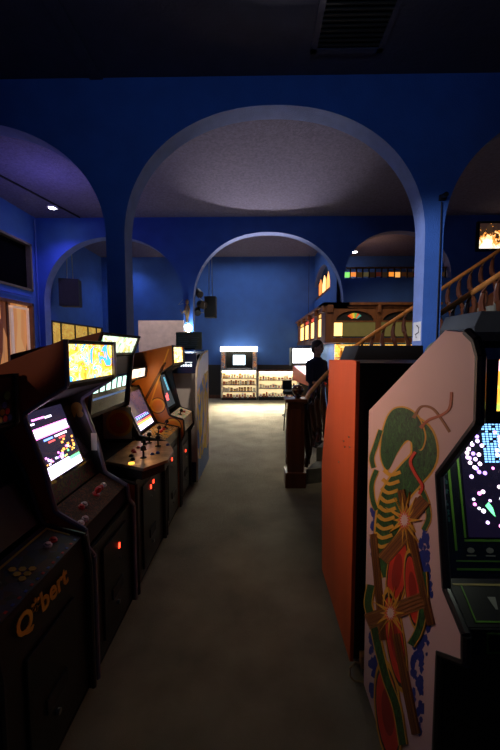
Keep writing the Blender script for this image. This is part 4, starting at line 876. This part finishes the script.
# ------------------------------------------------------------------ person
def person():
    t=thing('person','person in dark navy uniform shirt standing behind the handrail facing right','person',(1.03,6.0,0),math.radians(-48))
    skin=mat('skin',(.42,.22,.14),.5); navy=mat('navy_shirt_cloth',(.012,.018,.045),.85,bump=.2); trou=mat('black_trousers',(.01,.01,.012),.9); hair=mat('dark_brown_hair',(.05,.025,.012),.6)
    def limb(b,pts,rs,n=14): 
        b.ball(pts[0],rs[0],None,10); b.ball(pts[-1],rs[-1],None,10); b.tube(pts,rs,n)
    def rm(o,v): m=o.modifiers.new('remesh','REMESH'); m.mode='VOXEL'; m.voxel_size=v; m.use_smooth_shade=True; s=o.modifiers.new('smooth','SMOOTH'); s.iterations=3
    def torso(b,g=0):
        vs=[];fs=[];n=20;sec=[(.90,.105,.165),(1.0,.10,.16),(1.12,.095,.145),(1.25,.11,.165),(1.38,.115,.19),(1.46,.095,.185),(1.51,.06,.09)]
        for z,dx,dy in sec:
            for i in range(n): a=2*PI*i/n; vs.append(((dx+g)*math.cos(a)+.02*(z-.9),(dy+g)*math.sin(a),z))
        for j in range(len(sec)-1):
            for i in range(n): fs.append((j*n+i,j*n+(i+1)%n,(j+1)*n+(i+1)%n,(j+1)*n+i))
        fs+= [list(range(n))[::-1],[(len(sec)-1)*n+i for i in range(n)]]; b.add(vs,fs)
    arms=[]
    for sg in (-1,1): arms.append([(.01,sg*.19,1.42),(.03,sg*.225,1.14),(.27,sg*.15,1.06)])
    legs=[[(.0,sg*.085,.9),(.02,sg*.095,.5),(-.02,sg*.10,.08)] for sg in (-1,1)]
    b=MB(); b.ms=[skin]; torso(b,-.01)
    b.tube([(.01,0,1.46),(.03,0,1.60)],.055,12)
    b.ball((.045,0,1.685),.092,None,18,(1.02,.82,1.22)); b.ball((.075,0,1.625),.055,None,12,(1,.85,.8))
    b.tube([(.13,0,1.705),(.152,0,1.665),(.13,0,1.655)],[.008,.014,.01],8)
    for sg in (-1,1): b.ball((.035,sg*.078,1.675),.022,None,8,(.8,.45,1.3))
    for A_ in arms: limb(b,A_,[.045,.038,.026])
    for L_ in legs: limb(b,L_,[.075,.052,.035])
    for sg,A_ in zip((-1,1),arms):
        w_=Vector(A_[2]); b.ball(tuple(w_+Vector((.045,-sg*.01,0))),.04,None,10,(1.1,.9,.5))
        for k in range(4):
            y=w_.y-sg*.01+(-.027+.018*k); ln_=(.06,.072,.068,.052)[k]
            b.tube([(w_.x+.06,y,w_.z),(w_.x+.06+ln_*.5,y,w_.z+.002),(w_.x+.06+ln_*.9,y,w_.z-.02)],[.0095,.009,.007],7)
        b.tube([(w_.x+.02,w_.y-sg*.04,w_.z),(w_.x+.05,w_.y-sg*.062,w_.z-.005),(w_.x+.075,w_.y-sg*.06,w_.z-.015)],[.012,.010,.008],7)
    rm(b.build('body',t),.007)
    b=MB(); b.ms=[navy]; torso(b,.012)
    for A_ in arms: limb(b,[A_[0],A_[1],tuple(Vector(A_[1]).lerp(Vector(A_[2]),.15))],[.066,.058,.055])
    b.tube([(.015,0,1.49),(.025,0,1.535)],.068,12); rm(b.build('shirt',t),.012)
    b=MB(); b.ms=[trou]
    for L_ in legs: limb(b,[L_[0],L_[1],(L_[2][0],L_[2][1],.06)],[.10,.075,.06])
    b.ball((.0,0,.93),.13,None,14,(.9,1.25,.8)); rm(b.build('trousers',t),.012)
    for sg in (-1,1):
        b=MB(); b.ms=[M['black']]; b.ball((.05,sg*.10,.045),.055,None,12,(2.2,.85,.8)); b.box(-.06,.15,sg*.10-.04,sg*.10+.04,0,.02); rm(b.build('shoe',t),.008)
    b=MB(); b.ms=[hair]; b.ball((.015,0,1.73),.103,None,18,(1.02,.9,.98)); b.ball((-.035,0,1.665),.075,None,12,(.8,1,1.1)); rm(b.build('hair',t),.010)
    for sg in (-1,1): MB().ball((.128,sg*.032,1.70),.010,mat('dark_eye',(.02,.015,.01),.2),8).build('eye',t)
    box('name_badge',t,em('pale_badge_glint',(.5,.6,.7),.3) if False else M['whitep'],.02,.06,-.155,-.148,1.33,1.35)
person()

# ------------------------------------------------------------------ lights
def area(loc,rot,sx,sy,e,col,spread=180):
    l=bpy.data.lights.new('room_light','AREA'); l.shape='RECTANGLE'; l.size=sx; l.size_y=sy; l.energy=e; l.color=col
    l.spread=math.radians(spread)
    o=bpy.data.objects.new('room_light',l); COL.objects.link(o); o.location=loc; o.rotation_euler=rot; return o
def point(loc,e,col,r=.15):
    l=bpy.data.lights.new('lamp_light','POINT'); l.energy=e; l.color=col; l.shadow_soft_size=r
    o=bpy.data.objects.new('lamp_light',l); COL.objects.link(o); o.location=loc; return o
def spot(loc,to,e,col,ang,r=.1,blend=.6):
    l=bpy.data.lights.new('spot_light','SPOT'); l.energy=e; l.color=col; l.spot_size=math.radians(ang); l.spot_blend=blend; l.shadow_soft_size=r
    o=bpy.data.objects.new('spot_light',l); COL.objects.link(o); o.location=loc; o.rotation_euler=(Vector(to)-Vector(loc)).to_track_quat('-Z','Y').to_euler(); return o
def aim(o,to): o.rotation_euler=(Vector(to)-o.location).to_track_quat('-Z','Y').to_euler(); return o
point((-1.55,8.2,2.18),12,(.7,.85,1),.08)                               # wall lamp
spot((-.2,11.3,1.7),(.15,7.15,4.75),900,(1,.88,.9),42,.12,1)                # glowing header throws a beam up onto the ceiling
aim(area((.0,11.3,.95),(0,0,0),2.4,.6,100,(1,.88,.66),54),(.0,9.6,0))        # light of the display cases on the carpet
area((-.3,10.4,4.6),(0,0,0),2.5,1.5,34,(.8,.9,1))                       # added fill light over the far bay, no fixture there
spot((1.9,5.0,4.6),(3.2,6.3,2.2),75,(1,.8,.6),80)                      # added unseen spot to brighten the stairs and rails
spot((.6,4.9,3.6),(2.2,7.0,2.2),90,(1,.75,.5),50)                       # added spot that brightens the dark canopy front
aim(area((-.80,1.95,1.62),(0,0,0),.9,.12,4.2,(1,.62,.45),100),(1,1.9,1.66))    # glow of the lit marquees across the aisle
spot((1.40,7.2,1.75),(-.75,4.6,1.1),9,(1,.8,.6),36)                    # glow below the canopy
point((3.2,10.0,4.0),11,(1,.55,.3),.2)
point((-1.06,3.24,1.30),1.6,(1,.5,.15),.04); point((-.98,3.8,1.45),.8,(1,.6,.3),.04)   # marquee tubes shining down on the controls
spot((-3.2,.6,3.4),(2.12,4.2,2.1),1500,(.8,.85,1),24)  # added unseen spot, brightens the right pillar
spot((-2.2,6.0,4.4),(-2.16,8.0,2.1),200,(1,.8,.65),30)  # added warm spot for the cream partition
spot((-2.5,-1.5,3.0),(-1.2,1.65,1.76),40,(1,.75,.6),10,.03,.3)  # added narrow spot, lights the upper brown side of the near machine
point((-3.6,6.3,3.9),22,(.30,.25,1),.15)                                # added purple fill for the left bay's ceiling and walls
spot((0,-1.6,3.2),(0,4.2,4.7),105,(.30,.55,1),78,.3,1)                # added dim bluish fill on the front arcade, from behind the camera
point((.70,.93,1.40),.7,(.9,1,.8),.01)                               # added small light under the pink machine's marquee, brings out its bezel
spot((.1,3.3,4.3),(.85,4.7,.7),70,(1,.8,.55),30)                        # extra spot added to light the newel post and lower steps
spot((.2,2.3,3.9),(-.95,4.2,1.2),170,(1,.82,.7),15)                      # spot added to lift the unlit cream machine front
w=bpy.data.worlds.new('world'); sc.world=w; w.use_nodes=True; w.node_tree.nodes['Background'].inputs[0].default_value=(.25,.35,1,1); w.node_tree.nodes['Background'].inputs[1].default_value=.01
